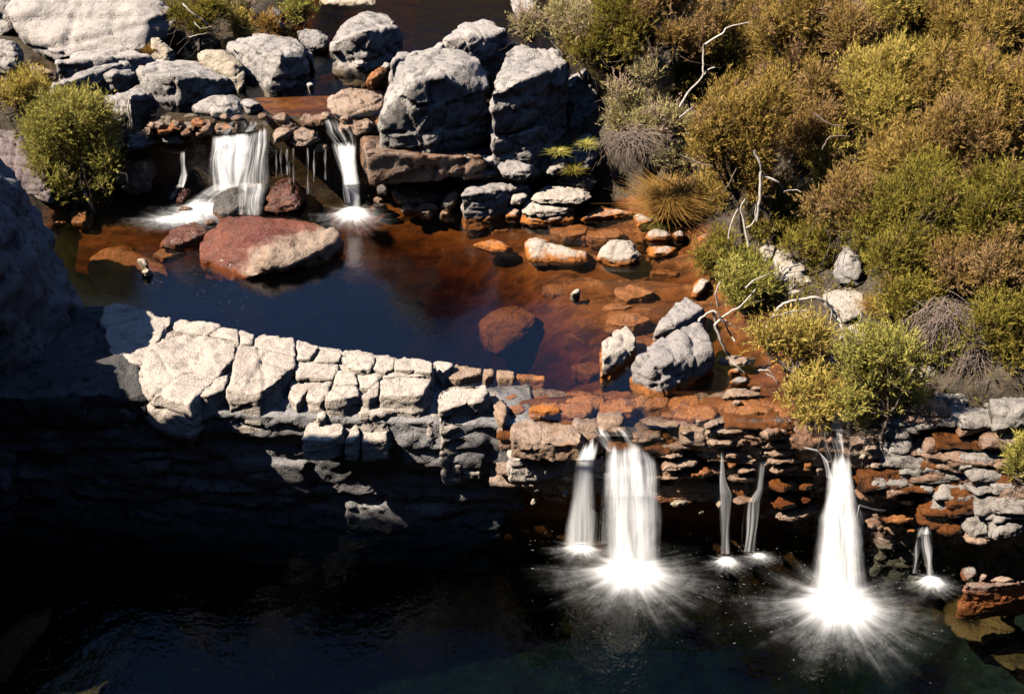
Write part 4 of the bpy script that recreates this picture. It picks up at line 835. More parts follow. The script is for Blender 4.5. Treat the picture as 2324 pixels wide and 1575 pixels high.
# ------------------------------------------------------------------ falling water
def fall_mat(name, dens, freq=14.0, edge=0.16, topfade=0.0, botfade=0.0):
    """silky white water: bright where dense, streaked along the flow; UV = (across 0..1, down 0..1)"""
    m = newmat(name); g = NT(m)
    uv = g.n('UVMap').outputs[0]
    s = g.n('SeparateXYZ'); g.l(uv, s.inputs[0]); u, v = s.outputs[0], s.outputs[1]
    oi = g.n('ObjectInfo').outputs['Random']
    cb = g.n('CombineXYZ'); g.l(g.math('MULTIPLY', u, freq), cb.inputs[0]); g.l(g.math('MULTIPLY', v, 0.9), cb.inputs[1]); g.l(g.math('MULTIPLY', oi, 40.0), cb.inputs[2])
    n1 = g.noise(cb.outputs[0], 1.0, 5, 0.65, 0.15)
    cb2 = g.n('CombineXYZ'); g.l(g.math('MULTIPLY', u, freq*0.28), cb2.inputs[0]); g.l(g.math('MULTIPLY', v, 0.7), cb2.inputs[1]); g.l(g.math('MULTIPLY', oi, 17.0), cb2.inputs[2])
    n2 = g.noise(cb2.outputs[0], 1.0, 2, 0.5)
    cb3 = g.n('CombineXYZ'); g.l(g.math('MULTIPLY', v, 3.0), cb3.inputs[0]); g.l(g.math('MULTIPLY', oi, 31.0), cb3.inputs[1]); g.l(g.math('MULTIPLY', u, 2.0), cb3.inputs[2])
    ne = g.noise(cb3.outputs[0], 1.0, 4, 0.7)
    ue = g.math('ADD', u, g.math('MULTIPLY', g.math('SUBTRACT', ne, 0.5), 0.22))
    e = g.math('MULTIPLY', g.math('MULTIPLY', g.rng(ue, 0.02, edge*1.7), g.rng(ue, 0.98, 1.0-edge*1.7)), g.math('MULTIPLY', g.rng(u, 0.0, 0.06), g.rng(u, 1.0, 0.94)))
    a = g.math('ADD', g.math('MULTIPLY', n1, 0.6), g.math('MULTIPLY', n2, 0.75))
    a = g.rng(a, 0.84-dens*0.62, 1.36-dens*0.46)
    a = g.math('MULTIPLY', a, e)
    if topfade: a = g.math('MULTIPLY', a, g.rng(g.math('ADD', v, g.math('MULTIPLY', g.math('SUBTRACT', n2, 0.5), topfade*1.6)), 0.0, topfade))
    if botfade: a = g.math('MULTIPLY', a, g.rng(v, 1.0, 1.0-botfade))
    df = g.n('BsdfDiffuse'); df.inputs[0].default_value = (0.92,0.92,0.92,1)
    tl = g.n('BsdfTranslucent'); tl.inputs[0].default_value = (0.92,0.92,0.92,1)
    gn = g.n('NewGeometry').outputs['Normal']
    for sgn, bs in ((1.0, df), (-1.0, tl)):
        k = g.n('VectorMath', operation='MULTIPLY_ADD'); g.l(gn, k.inputs[0]); k.inputs[1].default_value = (0.7,0.7,0.7); k.inputs[2].default_value = (0,0,0.75*sgn)
        k2 = g.n('VectorMath', operation='NORMALIZE'); g.l(k.outputs[0], k2.inputs[0]); g.l(k2.outputs[0], bs.inputs['Normal'])
    b = g.n('AddShader'); g.l(df.outputs[0], b.inputs[0]); g.l(tl.outputs[0], b.inputs[1])
    tr = g.n('BsdfTransparent'); mx = g.n('MixShader')
    g.l(a, mx.inputs[0]); g.l(tr.outputs[0], mx.inputs[1]); g.l(b.outputs[0], mx.inputs[2])
    g.out(mx.outputs[0]); return m
M['fall95'] = fall_mat('dense_white_water', 0.94, 13, 0.17, 0.08)
M['fall75'] = fall_mat('white_water', 0.64, 18, 0.20, 0.08)
M['fall50'] = fall_mat('thin_white_water', 0.46, 22, 0.22, 0.08)
M['skirt'] = fall_mat('splash_skirt', 0.50, 11, 0.28, 0.75, 0.12)
M['runout'] = fall_mat('running_white_water', 0.62, 11, 0.20, 0.15, 0.35)
M['lipflow'] = fall_mat('sliding_lip_water', 0.40, 22, 0.12, 0.35)

def foam_mat(name, core, reach, freq=9.0):
    """foam and spray thrown out from an impact; object space is the unit disc"""
    m = newmat(name); g = NT(m)
    p = g.n('TexCoord').outputs['Object']
    s = g.n('SeparateXYZ'); g.l(p, s.inputs[0])
    c = g.n('CombineXYZ'); g.l(s.outputs[0], c.inputs[0]); g.l(s.outputs[1], c.inputs[1])
    ln = g.n('VectorMath', operation='LENGTH'); g.l(c.outputs[0], ln.inputs[0]); L = ln.outputs['Value']
    nr = g.n('VectorMath', operation='NORMALIZE'); g.l(c.outputs[0], nr.inputs[0])
    sp = g.n('SeparateXYZ'); g.l(nr.outputs[0], sp.inputs[0])
    c2 = g.n('CombineXYZ'); g.l(g.math('MULTIPLY', sp.outputs[0], freq), c2.inputs[0]); g.l(g.math('MULTIPLY', sp.outputs[1], freq), c2.inputs[1]); g.l(g.math('MULTIPLY', L, 5.0), c2.inputs[2])
    n1 = g.noise(c2.outputs[0], 1.0, 5, 0.72, 0.6)
    n2 = g.noise(p, 8.0, 6, 0.72)
    st = g.math('ADD', g.math('MULTIPLY', n1, 0.40), g.math('MULTIPLY', n2, 0.60))
    c4 = g.n('CombineXYZ'); g.l(g.math('MULTIPLY', sp.outputs[0], 2.6), c4.inputs[0]); g.l(g.math('MULTIPLY', sp.outputs[1], 2.6), c4.inputs[1])
    n5 = g.noise(c4.outputs[0], 1.0, 3, 0.6)
    Lw = g.math('MULTIPLY', L, g.math('ADD', 1.0, g.math('MULTIPLY', g.math('SUBTRACT', 0.55, n5), 1.3)))
    Lw = g.math('MULTIPLY', Lw, g.math('ADD', 1.0, g.math('MULTIPLY', g.math('MAXIMUM', sp.outputs[1], 0.0), 0.6)))
    far = g.rng(Lw, core*0.6, reach*0.95, 1.0, 0.0, smooth=False)
    stk = g.rng(st, g.math('SUBTRACT', 0.46, g.math('MULTIPLY', far, 0.20)), 0.76)
    a = g.math('MULTIPLY', g.math('ADD', 0.10, g.math('MULTIPLY', stk, 0.75)), g.math('POWER', far, 2.4))
    cr = g.rng(g.math('ADD', Lw, g.math('MULTIPLY', g.math('SUBTRACT', st, 0.5), 0.55)), core*0.1, core*2.9, 1.0, 0.0)
    a = g.math('ADD', a, cr, clamp=True)
    a = g.math('MULTIPLY', a, g.rng(L, 0.86, 0.99, 1.0, 0.0))
    df = g.n('BsdfDiffuse'); df.inputs[0].default_value = (0.93,0.93,0.93,1)
    tr = g.n('BsdfTransparent'); mx = g.n('MixShader')
    up = g.n('CombineXYZ'); up.inputs[2].default_value = 1.0; g.l(up.outputs[0], df.inputs['Normal'])
    g.l(a, mx.inputs[0]); g.l(tr.outputs[0], mx.inputs[1]); g.l(df.outputs[0], mx.inputs[2])
    g.out(mx.outputs[0]); return m
M['foam'] = foam_mat('impact_foam', 0.15, 1.0, 16.0)
M['foam_soft'] = foam_mat('small_impact_foam', 0.10, 1.0, 9.0)
def spray_mat():
    m = newmat('spray'); g = NT(m)
    df = g.n('BsdfDiffuse'); df.inputs[0].default_value = (0.93,0.93,0.93,1)
    tr = g.n('BsdfTransparent'); mx = g.n('MixShader'); mx.inputs[0].default_value = 0.28
    g.l(tr.outputs[0], mx.inputs[1]); g.l(df.outputs[0], mx.inputs[2]); g.out(mx.outputs[0]); return m
M['spray'] = spray_mat()

def sheet(name, parent, rows, mat, nu=26, nv=40, rip=0.0, seed=0, layers=1, gap=0.05):
    layers = 1
    """water curtain through rows of (left point, right point) listed from the lip down; ballistic between rows; layered for depth"""
    V = []; F = []; UV = []
    rs = np.random.RandomState(seed)
    R = np.array([[l, r] for l, r in rows], float)            # k,2,3
    seg = np.concatenate([[0], np.cumsum(np.linalg.norm(np.diff(R.mean(1), axis=0), axis=1))]); seg /= seg[-1]
    for ly in range(layers):
        o = len(V); ph = rs.rand(6)*6
        for j in range(nv+1):
            t = j/nv; k = min(np.searchsorted(seg, t, side='right')-1, len(R)-2)
            f = (t-seg[k])/(seg[k+1]-seg[k])
            for i in range(nu+1):
                u = i/nu; a = R[k,0]*(1-u)+R[k,1]*u; b = R[k+1,0]*(1-u)+R[k+1,1]*u
                h = math.sqrt(max(f, 0)) if b[2] < a[2]-0.25 else f
                p = a+(b-a)*f; p[0] = a[0]+(b[0]-a[0])*f; p[1] = a[1]+(b[1]-a[1])*h
                bulge = 0.0
                dy = -ly*gap-bulge*min(1, t*3)+rip*(sin(u*19+ph[0])+0.7*sin(u*43+ph[1]+t*2)+0.5*sin(u*71+ph[2]))
                V.append((p[0]+0.01*sin(t*9+ph[3]+u*5), p[1]+dy, p[2])); UV.append((u, t+ly*0.37 if False else t))
        for j in range(nv):
            for i in range(nu):
                q = o+j*(nu+1)+i; F.append((q, q+1, q+nu+2, q+nu+1))
    V = np.array(V); loc = np.array(parent.location)
    return link(name, np_mesh(name, V-loc, F, mat, uv=UV), parent)
def foam(parent, cx, cy, rx, ry, z, mat, h=0.12, seed=0, yaw=0.0, name='foam'):
    """low mound of foam and thrown spray; rx, ry in picture pixels at (cx, cy)"""
    c = at(cx, cy, z); e = at(cx+rx, cy, z); n_ = at(cx, cy+ry, z)
    RX = abs(e[0]-c[0]); RY = abs(n_[1]-c[1])
    rs = np.random.RandomState(seed); nr, na = 22, 64
    V = [(0,0,h/1.0)]; F = []
    for i in range(1, nr+1):
        r = i/nr
        for j in range(na):
            a = 2*pi*j/na
            hh = h*math.exp(-(r/0.30)**2)+0.010*r*(1-r)*rs.randn()
            V.append((r*cos(a), r*sin(a), max(hh, -0.002)+0.012))
    T = []
    for j in range(na): T.append((0, 1+j, 1+(j+1)%na, 1+(j+1)%na))
    for i in range(nr-1):
        for j in range(na):
            a = 1+i*na+j; b = 1+i*na+(j+1)%na; F.append((a, a+na, b+na, b))
    me = bpy.data.meshes.new(name)
    me.from_pydata(V, [], [t[:3] for t in T]+F); me.polygons.foreach_set('use_smooth', np.ones(len(me.polygons), bool)); me.update()
    me.materials.append(mat)
    o = link(name, me, parent, Vector(c)-Vector(parent.location)); o.scale = (RX, RY, 1.0)
    return o, c, RX, RY
def spray(parent, c, RX, RY, n, seed, hmax=0.16):
    """droplets thrown up and out from the impact: small tumbling tetrahedra"""
    rs = np.random.RandomState(seed); n = int(n*0.15)
    a = rs.rand(n)*2*pi; r = 0.15+0.85*rs.rand(n)**1.2
    P = np.stack([np.cos(a)*RX*r, np.sin(a)*RY*r, 0.02+hmax*(1.15-r)*rs.rand(n)**1.5],1)
    out = np.stack([np.cos(a), np.sin(a), np.zeros(n)],1); sz = 0.003+0.005*rs.rand(n)**2
    T = rs.randn(n,3,3)*0.7
    V = np.concatenate([P[:,None,:]+T*sz[:,None,None], (P+out*(sz*(2+6*rs.rand(n)))[:,None])[:,None,:]],1).reshape(-1,3)
    i = np.arange(n)*4
    F = np.concatenate([np.stack([i,i+1,i+2],1), np.stack([i,i+3,i+1],1), np.stack([i+1,i+3,i+2],1), np.stack([i+2,i+3,i],1)])
    me = np_mesh('spray', V, F, M['spray'], smooth=False)
    o = link('spray', me, parent, Vector(c)-Vector(parent.location)); o['kind'] = 'stuff'
    return o
def rowY(f, x0, y0, x1, y1, Y): a, b = pts(f, x0, y0, x1, y1); return (atY(*a, Y), atY(*b, Y))
def rowZ(f, x0, y0, x1, y1, z): a, b = pts(f, x0, y0, x1, y1); return (at(*a, z), at(*b, z))

# lower left: the broad fall
wf = empty('waterfall', at(1430, 1300, 0.0)); tag(wf, 'broad lower waterfall with a wide white splash, left of the two trickles', 'waterfall', 'lower falls')
sheet('lip_water', wf, [rowZ('M', 800,150, 1150,150, 2.215), rowY('M', 830,250, 1240,250, 16.78), rowY('M', 960,380, 1300,380, 16.66)], M['lipflow'], seed=1, layers=1, nv=20)
sheet('curtain', wf, [rowY('M', 950,300, 1310,300, 16.74), rowY('M', 930,560, 1330,560, 16.62), rowZ('M', 930,1420, 1440,1420, 0.02)], M['fall95'], seed=2, layers=3)
sheet('curtain', wf, [rowY('M', 760,270, 900,250, 16.72), rowY('M', 670,470, 870,470, 16.52), rowZ('M', 545,1290, 890,1300, 0.02)], M['fall95'], seed=3, layers=2)
sheet('curtain', wf, [rowY('M', 1230,330, 1450,430, 16.78), rowY('M', 1260,600, 1490,640, 16.68), rowZ('M', 1180,1430, 1510,1400, 0.02)], M['fall75'], seed=4, layers=2)
sheet('curtain', wf, [rowY('M', 930,420, 1400,440, 16.60), rowY('M', 880,800, 1480,800, 16.42), rowZ('M', 860,1440, 1510,1440, 0.02)], M['fall75'], seed=7)
sheet('veil', wf, [rowY('M', 820,420, 960,420, 16.80), rowZ('M', 780,1230, 980,1240, 0.02)], M['fall50'], seed=5, layers=1)
sheet('splash_skirt', wf, [rowZ('M', 960,1130, 1420,1130, 0.62), rowZ('M', 930,1330, 1460,1330, 0.30), rowZ('M', 820,1540, 1570,1540, 0.03)], M['skirt'], seed=6)
_, c, RX, RY = foam(wf, 1430, 1302, 275, 170, 0.0, M['foam'], 0.12, 1); spray(wf, c, RX, RY, 1500, 1)
_, c, RX, RY = foam(wf, 1318, 1248, 110, 50, 0.0, M['foam'], 0.10, 2); spray(wf, c, RX, RY, 260, 2, hmax=0.1)
# lower right: the dense fall
wf = empty('waterfall', at(1900, 1390, 0.0)); tag(wf, 'dense white lower waterfall with the largest splash, right of the two trickles', 'waterfall', 'lower falls')
sheet('lip_water', wf, [rowZ('N', 300,60, 660,60, 2.21), rowY('N', 380,300, 660,300, 16.72), rowY('N', 440,520, 660,520, 16.6)], M['lipflow'], seed=11, layers=2, nv=20)
sheet('curtain', wf, [rowY('N', 500,380, 650,380, 16.70), rowY('N', 420,640, 690,660, 16.5), rowY('N', 360,1000, 740,1000, 16.2), rowZ('N', 270,1690, 770,1690, 0.02)], M['fall95'], seed=12, layers=3)
sheet('curtain', wf, [rowY('N', 470,520, 680,520, 16.52), rowY('N', 340,1000, 760,1000, 16.12), rowZ('N', 190,1720, 860,1720, 0.02)], M['fall75'], seed=17)
sheet('side_jet', wf, [rowY('N', 190,325, 205,340, 16.70), rowY('N', 350,355, 360,385, 16.62), rowY('N', 400,450, 450,470, 16.55), rowY('N', 420,620, 520,640, 16.5)], M['fall75'], seed=13, layers=1, nu=8)
sheet('side_jet', wf, [rowY('N', 1000,925, 1000,940, 16.5), rowY('N', 860,900, 850,925, 16.45), rowY('N', 740,860, 730,890, 16.35), rowY('N', 690,1000, 740,1100, 16.25)], M['fall75'], seed=14, layers=1, nu=8)
sheet('veil', wf, [rowY('N', 720,900, 810,920, 16.4), rowZ('N', 700,1540, 800,1500, 0.02)], M['fall50'], seed=15, layers=1)
sheet('splash_skirt', wf, [rowZ('N', 330,1400, 730,1400, 0.66), rowZ('N', 280,1640, 770,1640, 0.32), rowZ('N', 120,1900, 880,1900, 0.03)], M['skirt'], seed=16)
_, c, RX, RY = foam(wf, 1900, 1375, 300, 220, 0.0, M['foam'], 0.14, 3); spray(wf, c, RX, RY, 2000, 3, hmax=0.2)
# the two trickles
wf = empty('waterfall', at(1655, 1270, 0.0)); tag(wf, 'straight thin trickle between the two lower waterfalls', 'waterfall', 'lower falls')
sheet('curtain', wf, [rowY('G', 1238,185, 1268,185, 16.80), rowY('G', 1235,340, 1275,340, 16.72), rowY('G', 1236,430, 1312,430, 16.7), rowZ('G', 1242,770, 1306,770, 0.02)], M['fall75'], seed=21, layers=2, nu=14)
_, c, RX, RY = foam(wf, 1648, 1278, 75, 42, 0.0, M['foam'], 0.08, 5); spray(wf, c, RX, RY, 200, 5, hmax=0.08)
wf = empty('waterfall', at(1712, 1260, 0.0)); tag(wf, 'slanting thin trickle left of the dense right fall', 'waterfall', 'lower falls')
sheet('curtain', wf, [rowY('G', 1462,240, 1512,240, 16.82), rowY('G', 1440,400, 1500,400, 16.76), rowY('G', 1385,470, 1480,470, 16.74), rowZ('G', 1350,755, 1460,760, 0.02)], M['fall50'], seed=22, layers=2, nu=14)
_, c, RX, RY = foam(wf, 1722, 1265, 70, 34, 0.0, M['foam_soft'], 0.05, 6); spray(wf, c, RX, RY, 120, 6, hmax=0.06)
# small far right fall
wf = empty('waterfall', at(2105, 1320, 0.0)); tag(wf, 'small forked waterfall at the right, beside the blocky rock', 'waterfall', 'lower falls')
sheet('curtain', wf, [rowY('N', 1325,1080, 1420,1085, 16.25), rowY('N', 1300,1150, 1430,1150, 16.18), rowZ('N', 1365,1545, 1445,1545, 0.02)], M['fall75'], seed=31, layers=2, nu=14)
sheet('curtain', wf, [rowY('N', 1290,1090, 1350,1090, 16.27), rowY('N', 1270,1180, 1330,1180, 16.2), rowZ('N', 1225,1520, 1300,1520, 0.02)], M['fall50'], seed=32, layers=2, nu=12)
_, c, RX, RY = foam(wf, 2112, 1325, 92, 52, 0.0, M['foam'], 0.10, 7); spray(wf, c, RX, RY, 300, 7, hmax=0.1)
# upper falls
wf = empty('waterfall', at(545, 465, ZU)); tag(wf, 'wide left upper waterfall spilling over a wet boulder', 'waterfall', 'upper falls')
sheet('lip_water', wf, [rowZ('Q', 430,190, 900,180, ZT+0.01), rowY('Q', 340,330, 890,270, 24.28)], M['lipflow'], seed=41, layers=1, nv=14)
sheet('curtain', wf, [rowY('Q', 320,330, 720,300, 24.32), rowY('Q', 330,450, 740,440, 24.22), rowY('Q', 385,830, 640,800, 24.0)], M['fall95'], seed=42, layers=2)
sheet('curtain', wf, [rowY('Q', 680,300, 890,235, 24.34), rowY('Q', 640,430, 885,400, 24.22), rowY('Q', 560,790, 880,785, 24.02)], M['fall75'], seed=43, layers=2)
sheet('curtain', wf, [rowY('Q', 330,340, 520,320, 24.26), rowY('Q', 300,520, 480,520, 24.12), rowY('Q', 300,850, 520,840, 23.9)], M['fall75'], seed=46)
sheet('boulder_veil', wf, [rowY('Q', 560,770, 870,780, 23.95), rowY('Q', 540,850, 860,870, 23.62), rowY('Q', 570,1070, 810,1075, 23.3)], M['fall75'], seed=44, layers=1)
sheet('run_out', wf, [rowY('Q', 330,780, 640,780, 24.0), rowZ('Q', 100,930, 440,900, ZU+0.14), rowZ('Q', -140,1090, 330,1170, ZU+0.02)], M['runout'], seed=45, layers=1)
_, c, RX, RY = foam(wf, 462, 476, 165, 62, ZU, M['foam'], 0.06, 8)
foam(wf, 420, 495, 130, 46, ZU, M['foam'], 0.03, 18)
_, c, RX, RY = foam(wf, 385, 500, 140, 44, ZU, M['foam_soft'], 0.02, 9)
wf = empty('waterfall', at(800, 488, ZU)); tag(wf, 'narrow right upper waterfall with a fan-shaped splash', 'waterfall', 'upper falls')
sheet('lip_water', wf, [rowZ('Q', 1350,150, 1600,190, ZT+0.01), rowY('Q', 1390,300, 1680,290, 24.28), rowY('Q', 1480,420, 1705,400, 24.2)], M['lipflow'], seed=51, layers=2, nv=14)
sheet('curtain', wf, [rowY('Q', 1490,400, 1705,380, 24.2), rowY('Q', 1560,800, 1725,800, 23.9), rowZ('Q', 1590,1030, 1745,1010, ZU+0.02)], M['fall95'], seed=52, layers=2)
sheet('veil', wf, [rowY('Q', 1440,380, 1560,400, 24.25), rowY('Q', 1540,700, 1620,700, 24.05), rowY('Q', 1570,960, 1650,960, 23.9)], M['fall50'], seed=53, layers=1)
_, c, RX, RY = foam(wf, 800, 492, 125, 62, ZU, M['foam'], 0.14, 10); spray(wf, c, RX, RY, 420, 10, hmax=0.12)
wf = empty('waterfall', at(415, 440, ZU)); tag(wf, 'thin upper trickle at the far left of the upper falls', 'waterfall', 'upper falls')
sheet('curtain', wf, [rowY('Q', 45,470, 80,470, 24.3), rowY('Q', 35,700, 110,700, 24.15), rowY('Q', 10,815, 80,815, 24.0)], M['fall75'], seed=61, layers=1, nu=10)
sheet('run_out', wf, [rowY('Q', 10,800, 60,800, 24.0), rowZ('Q', -90,920, -30,930, ZU+0.02)], M['fall75'], seed=62, layers=1, nu=10)
wf = empty('waterfall', at(670, 440, ZU)); tag(wf, 'fine water threads dripping between the two upper falls', 'waterfall', 'upper falls')
for i, (x, y0, y1) in enumerate([(940,450,720),(985,440,720),(1040,450,700),(1100,440,800),(1235,440,880),(1295,470,760),(1400,440,740),(1060,560,780),(1770,500,640)]):
    sheet('thread', wf, [rowY('Q', x-9,y0, x+9,y0, 24.36), rowY('Q', x-13,y1, x+13,y1, 24.3)], M['fall50'], seed=70+i, layers=1, nu=6, nv=12, rip=0.01)

# ------------------------------------------------------------------ vegetation
def leaf_mat(name, c1, c2, dead, deadlvl=0.62, transl=0.34):
    m = newmat(name); g = NT(m)
    t = g.n('Attribute'); t.attribute_name = 'tint'; t = t.outputs['Fac']
    pos = g.n('NewGeometry').outputs['Position']
    n1 = g.noise(pos, 2.2, 3, 0.6)
    c = g.mix(g.rng(t, 0.15, 0.85), c1, c2)
    c = g.mix(g.rng(g.math('ADD', n1, g.math('MULTIPLY', g.math('SUBTRACT', t, 0.5), 0.12)), deadlvl-0.06, deadlvl+0.08), c, dead)
    df = g.n('BsdfDiffuse'); g.l(c, df.inputs[0]); tl = g.n('BsdfTranslucent'); g.l(c, tl.inputs[0])
    mx = g.n('MixShader'); mx.inputs[0].default_value = transl
    g.l(df.outputs[0], mx.inputs[1]); g.l(tl.outputs[0], mx.inputs[2]); g.out(mx.outputs[0]); return m
M['olive'] = leaf_mat('olive_leaves', (0.433,0.287,0.069), (0.636,0.431,0.120), (0.491,0.287,0.188), 0.61)
M['yellow'] = leaf_mat('yellow_green_leaves', (0.573,0.433,0.092), (0.808,0.609,0.165), (0.602,0.407,0.219), 0.68)
M['brown'] = leaf_mat('brownish_leaves', (0.415,0.256,0.087), (0.518,0.341,0.097), (0.518,0.328,0.154), 0.54)
M['green'] = leaf_mat('green_leaves', (0.267,0.221,0.041), (0.428,0.344,0.069), (0.374,0.221,0.103), 0.63)
M['greygreen'] = leaf_mat('grey_green_leaves', (0.571,0.480,0.215), (0.761,0.626,0.272), (0.666,0.480,0.358), 0.54)
M['gold'] = leaf_mat('golden_grass', (0.434,0.240,0.060), (0.594,0.346,0.100), (0.343,0.211,0.070), 0.66)
M['lush'] = leaf_mat('fresh_green_leaves', (0.402,0.369,0.082), (0.638,0.554,0.145), (0.527,0.381,0.182), 0.70)
def bark_mat(name, c1, c2):
    m = newmat(name); g = NT(m); pos = g.n('NewGeometry').outputs['Position']
    n = g.noise(pos, 14, 5, 0.65); n2 = g.noise(pos, 50, 3, 0.6)
    b = g.n('BsdfPrincipled'); g.l(g.mix(g.rng(n, 0.35, 0.65), c1, c2), b.inputs['Base Color']); b.inputs['Roughness'].default_value = 0.85
    b.inputs['Specular IOR Level'].default_value = 0.2
    g.l(g.bump(g.math('ADD', n, n2), 0.6, 0.02), b.inputs['Normal']); g.out(b.outputs[0]); return m
M['bark'] = bark_mat('grey_brown_bark', (0.20,0.15,0.12), (0.10,0.075,0.06))
M['dead'] = bark_mat('bleached_dead_wood', (0.66,0.60,0.53), (0.46,0.40,0.34))
M['twig'] = bark_mat('dead_grey_twigs', (0.34,0.26,0.21), (0.22,0.16,0.13))

def tubes(paths, sides=5):
    """tapered tubes through polylines [(points, r0, r1), ...]"""
    V = []; F = []
    for P, r0, r1 in paths:
        P = [Vector(p) for p in P]; n = len(P); o = len(V)
        for i, p in enumerate(P):
            d = (P[min(i+1, n-1)]-P[max(i-1, 0)]).normalized()
            a = d.cross(Vector((0.3,0.9,0.31))).normalized(); b = d.cross(a)
            r = r0+(r1-r0)*i/(n-1)
            for k in range(sides):
                t = 2*pi*k/sides; V.append(tuple(p+(a*cos(t)+b*sin(t))*r))
        for i in range(n-1):
            for k in range(sides):
                q = o+i*sides; F.append((q+k, q+(k+1)%sides, q+sides+(k+1)%sides, q+sides+k))
    return np.array(V), np.array(F)
def wiggle(P, rs, amp, n=4):
    """smooth, slightly crooked polyline through P"""
    P = [np.array(p, float) for p in P]; out = []
    for i in range(len(P)-1):
        p0 = P[max(i-1,0)]; p1 = P[i]; p2 = P[i+1]; p3 = P[min(i+2, len(P)-1)]
        for k in range(n):
            t = k/n
            q = 0.5*((2*p1)+(-p0+p2)*t+(2*p0-5*p1+4*p2-p3)*t*t+(-p0+3*p1-3*p2+p3)*t**3)
            out.append(q+rs.randn(3)*amp*(0 if (i == 0 and k == 0) else 1))
    out.append(P[-1]); return [tuple(q) for q in out]
def crown_mesh(lobes, nsprig, rs, blen=0.075, bwid=0.017, spl=0.17, nb=13, up=0.7, fill=0.35):
    """sprigs of needle leaves over and inside the lobes of a crown"""
    L = np.array(lobes); area = (L[:,3]*L[:,4]+L[:,4]*L[:,5]+L[:,3]*L[:,5]); k = rs.choice(len(L), nsprig, p=area/area.sum())
    d = rs.randn(nsprig,3); d[:,2] += 0.35; d /= np.linalg.norm(d, axis=1)[:,None]
    rad = 1.0-fill*rs.rand(nsprig)**2*1.2+0.10*rs.randn(nsprig)
    wob = 1+0.16*fbm(d*2.3+k[:,None]*7.7, 2, 5)*2
    base = L[k,:3]+d*L[k,3:]*(rad*wob)[:,None]
    ax = d*0.65+np.array([0,0,up])+rs.randn(nsprig,3)*0.33; ax /= np.linalg.norm(ax, axis=1)[:,None]
    tint = np.clip(0.5+0.22*rs.randn(nsprig)+0.25*(rs.rand(len(L))[k]-0.5)*2, 0, 1)
    sl = spl*(0.5+0.8*rs.rand(nsprig)+0.9*(rs.rand(nsprig) < 0.12))
    t = rs.rand(nsprig, nb); B = base[:,None,:]+ax[:,None,:]*(t*sl[:,None])[:,:,None]+rs.randn(nsprig,nb,3)*0.012
    q = rs.randn(nsprig,nb,3); bd = ax[:,None,:]*1.0+q*0.42; bd /= np.linalg.norm(bd, axis=2)[:,:,None]
    sd = np.cross(bd, rs.randn(nsprig,nb,3)); sd /= np.linalg.norm(sd, axis=2)[:,:,None]+1e-9
    bl = blen*(0.6+0.8*rs.rand(nsprig,nb))[:,:,None]; bw = bwid*(0.6+0.8*rs.rand(nsprig,nb))[:,:,None]
    V = np.stack([B-sd*bw*0.5, B+sd*bw*0.5, B+bd*bl],2).reshape(-1,3)
    n = nsprig*nb; F = np.arange(n*3).reshape(-1,3)
    return V, F, np.repeat(tint, nb*3)
VS = [100]
def shrub(label, mat, cx, cy, rx, ry, name='shrub', cat='shrub', group='bank shrubs', foot=0.85, n=None, lob=15, trunkmat='bark', depth=0.9, base=None, spl=0.22, up=0.8, twigs=14, lean=0.25, dens=1.0, blobs=None):
    VS[0] += 1; rs = np.random.RandomState(VS[0])
    b = base or onground(cx, cy+ry*foot)
    b = np.array(b)
    cyY = b[1]+lean
    c = np.array(atY(cx, cy, cyY)); dist = math.sqrt(c[0]**2+c[1]**2+(c[2]-CZ)**2)
    RX = rx*dist/FD; RZ = ry*dist/FD/cos(PITCH)*0.95; RY = RX*depth
    lobes = []
    for i in range(lob):
        d = rs.randn(3); d /= np.linalg.norm(d); d *= rs.rand()**0.4*0.88
        q = 0.15+0.24*rs.rand()**1.3
        lobes.append((c[0]+d[0]*RX, c[1]+d[1]*RY, c[2]+d[2]*RZ, RX*q, RY*q, RZ*q*0.95))
    if blobs:
        lobes = []
        for (bx_, by_, brx, bry) in blobs:
            p = np.array(atY(bx_, by_, cyY+rs.uniform(-0.3, 0.3)*RX))
            lobes.append((p[0], p[1], p[2], brx*dist/FD, (brx+bry)/2*dist/FD, bry*dist/FD/cos(PITCH)))
    area = RX*RZ*pi
    nsp = n or int(np.clip(960*area, 250, 4400)*dens)
    t = empty(name, tuple(b)); tag(t, label, cat, group)
    V, F, tint = crown_mesh(lobes, nsp, rs, spl=spl, up=up)
    link('crown', np_mesh('crown', V-b, F, M[mat], smooth=False, attrs={'tint':tint}), t)
    paths = []
    fork = b+(c-b)*0.35+rs.randn(3)*0.05
    paths.append((wiggle([b-np.array([0,0,0.1]), b+(fork-b)*0.6+rs.randn(3)*0.04, fork], rs, 0.012), 0.045*max(RX,0.4)+0.012, 0.035*max(RX,0.4)+0.008))
    for i, l in enumerate(lobes):
        e = np.array(l[:3]); m = fork+(e-fork)*0.5+rs.randn(3)*0.10*RX
        paths.append((wiggle([fork, m, e], rs, 0.012), 0.026*max(RX,0.4)+0.006, 0.006))
        for k in range(3):
            f = e+rs.randn(3)*np.array(l[3:])*0.8; f[2] += 0.1*RZ
            paths.append((wiggle([m+(e-m)*rs.rand(), (m+f)/2+rs.randn(3)*0.05*RX, f], rs, 0.008, 3), 0.009, 0.003))
    for k in range(twigs):
        l = lobes[rs.randint(len(lobes))]; a = np.array(l[:3])-np.array([0,0,0.2*RZ]); e = a+rs.randn(3)*np.array([RX,RY,RZ])*0.5-np.array([0,0.1,0.45*RZ])
        paths.append((wiggle([a, (a+e)/2+rs.randn(3)*0.08, e], rs, 0.012, 3), 0.007, 0.002))
    V, F = tubes(paths, 4)
    link('trunk', np_mesh('trunk', V-b, F, M[trunkmat]), t)
    return t
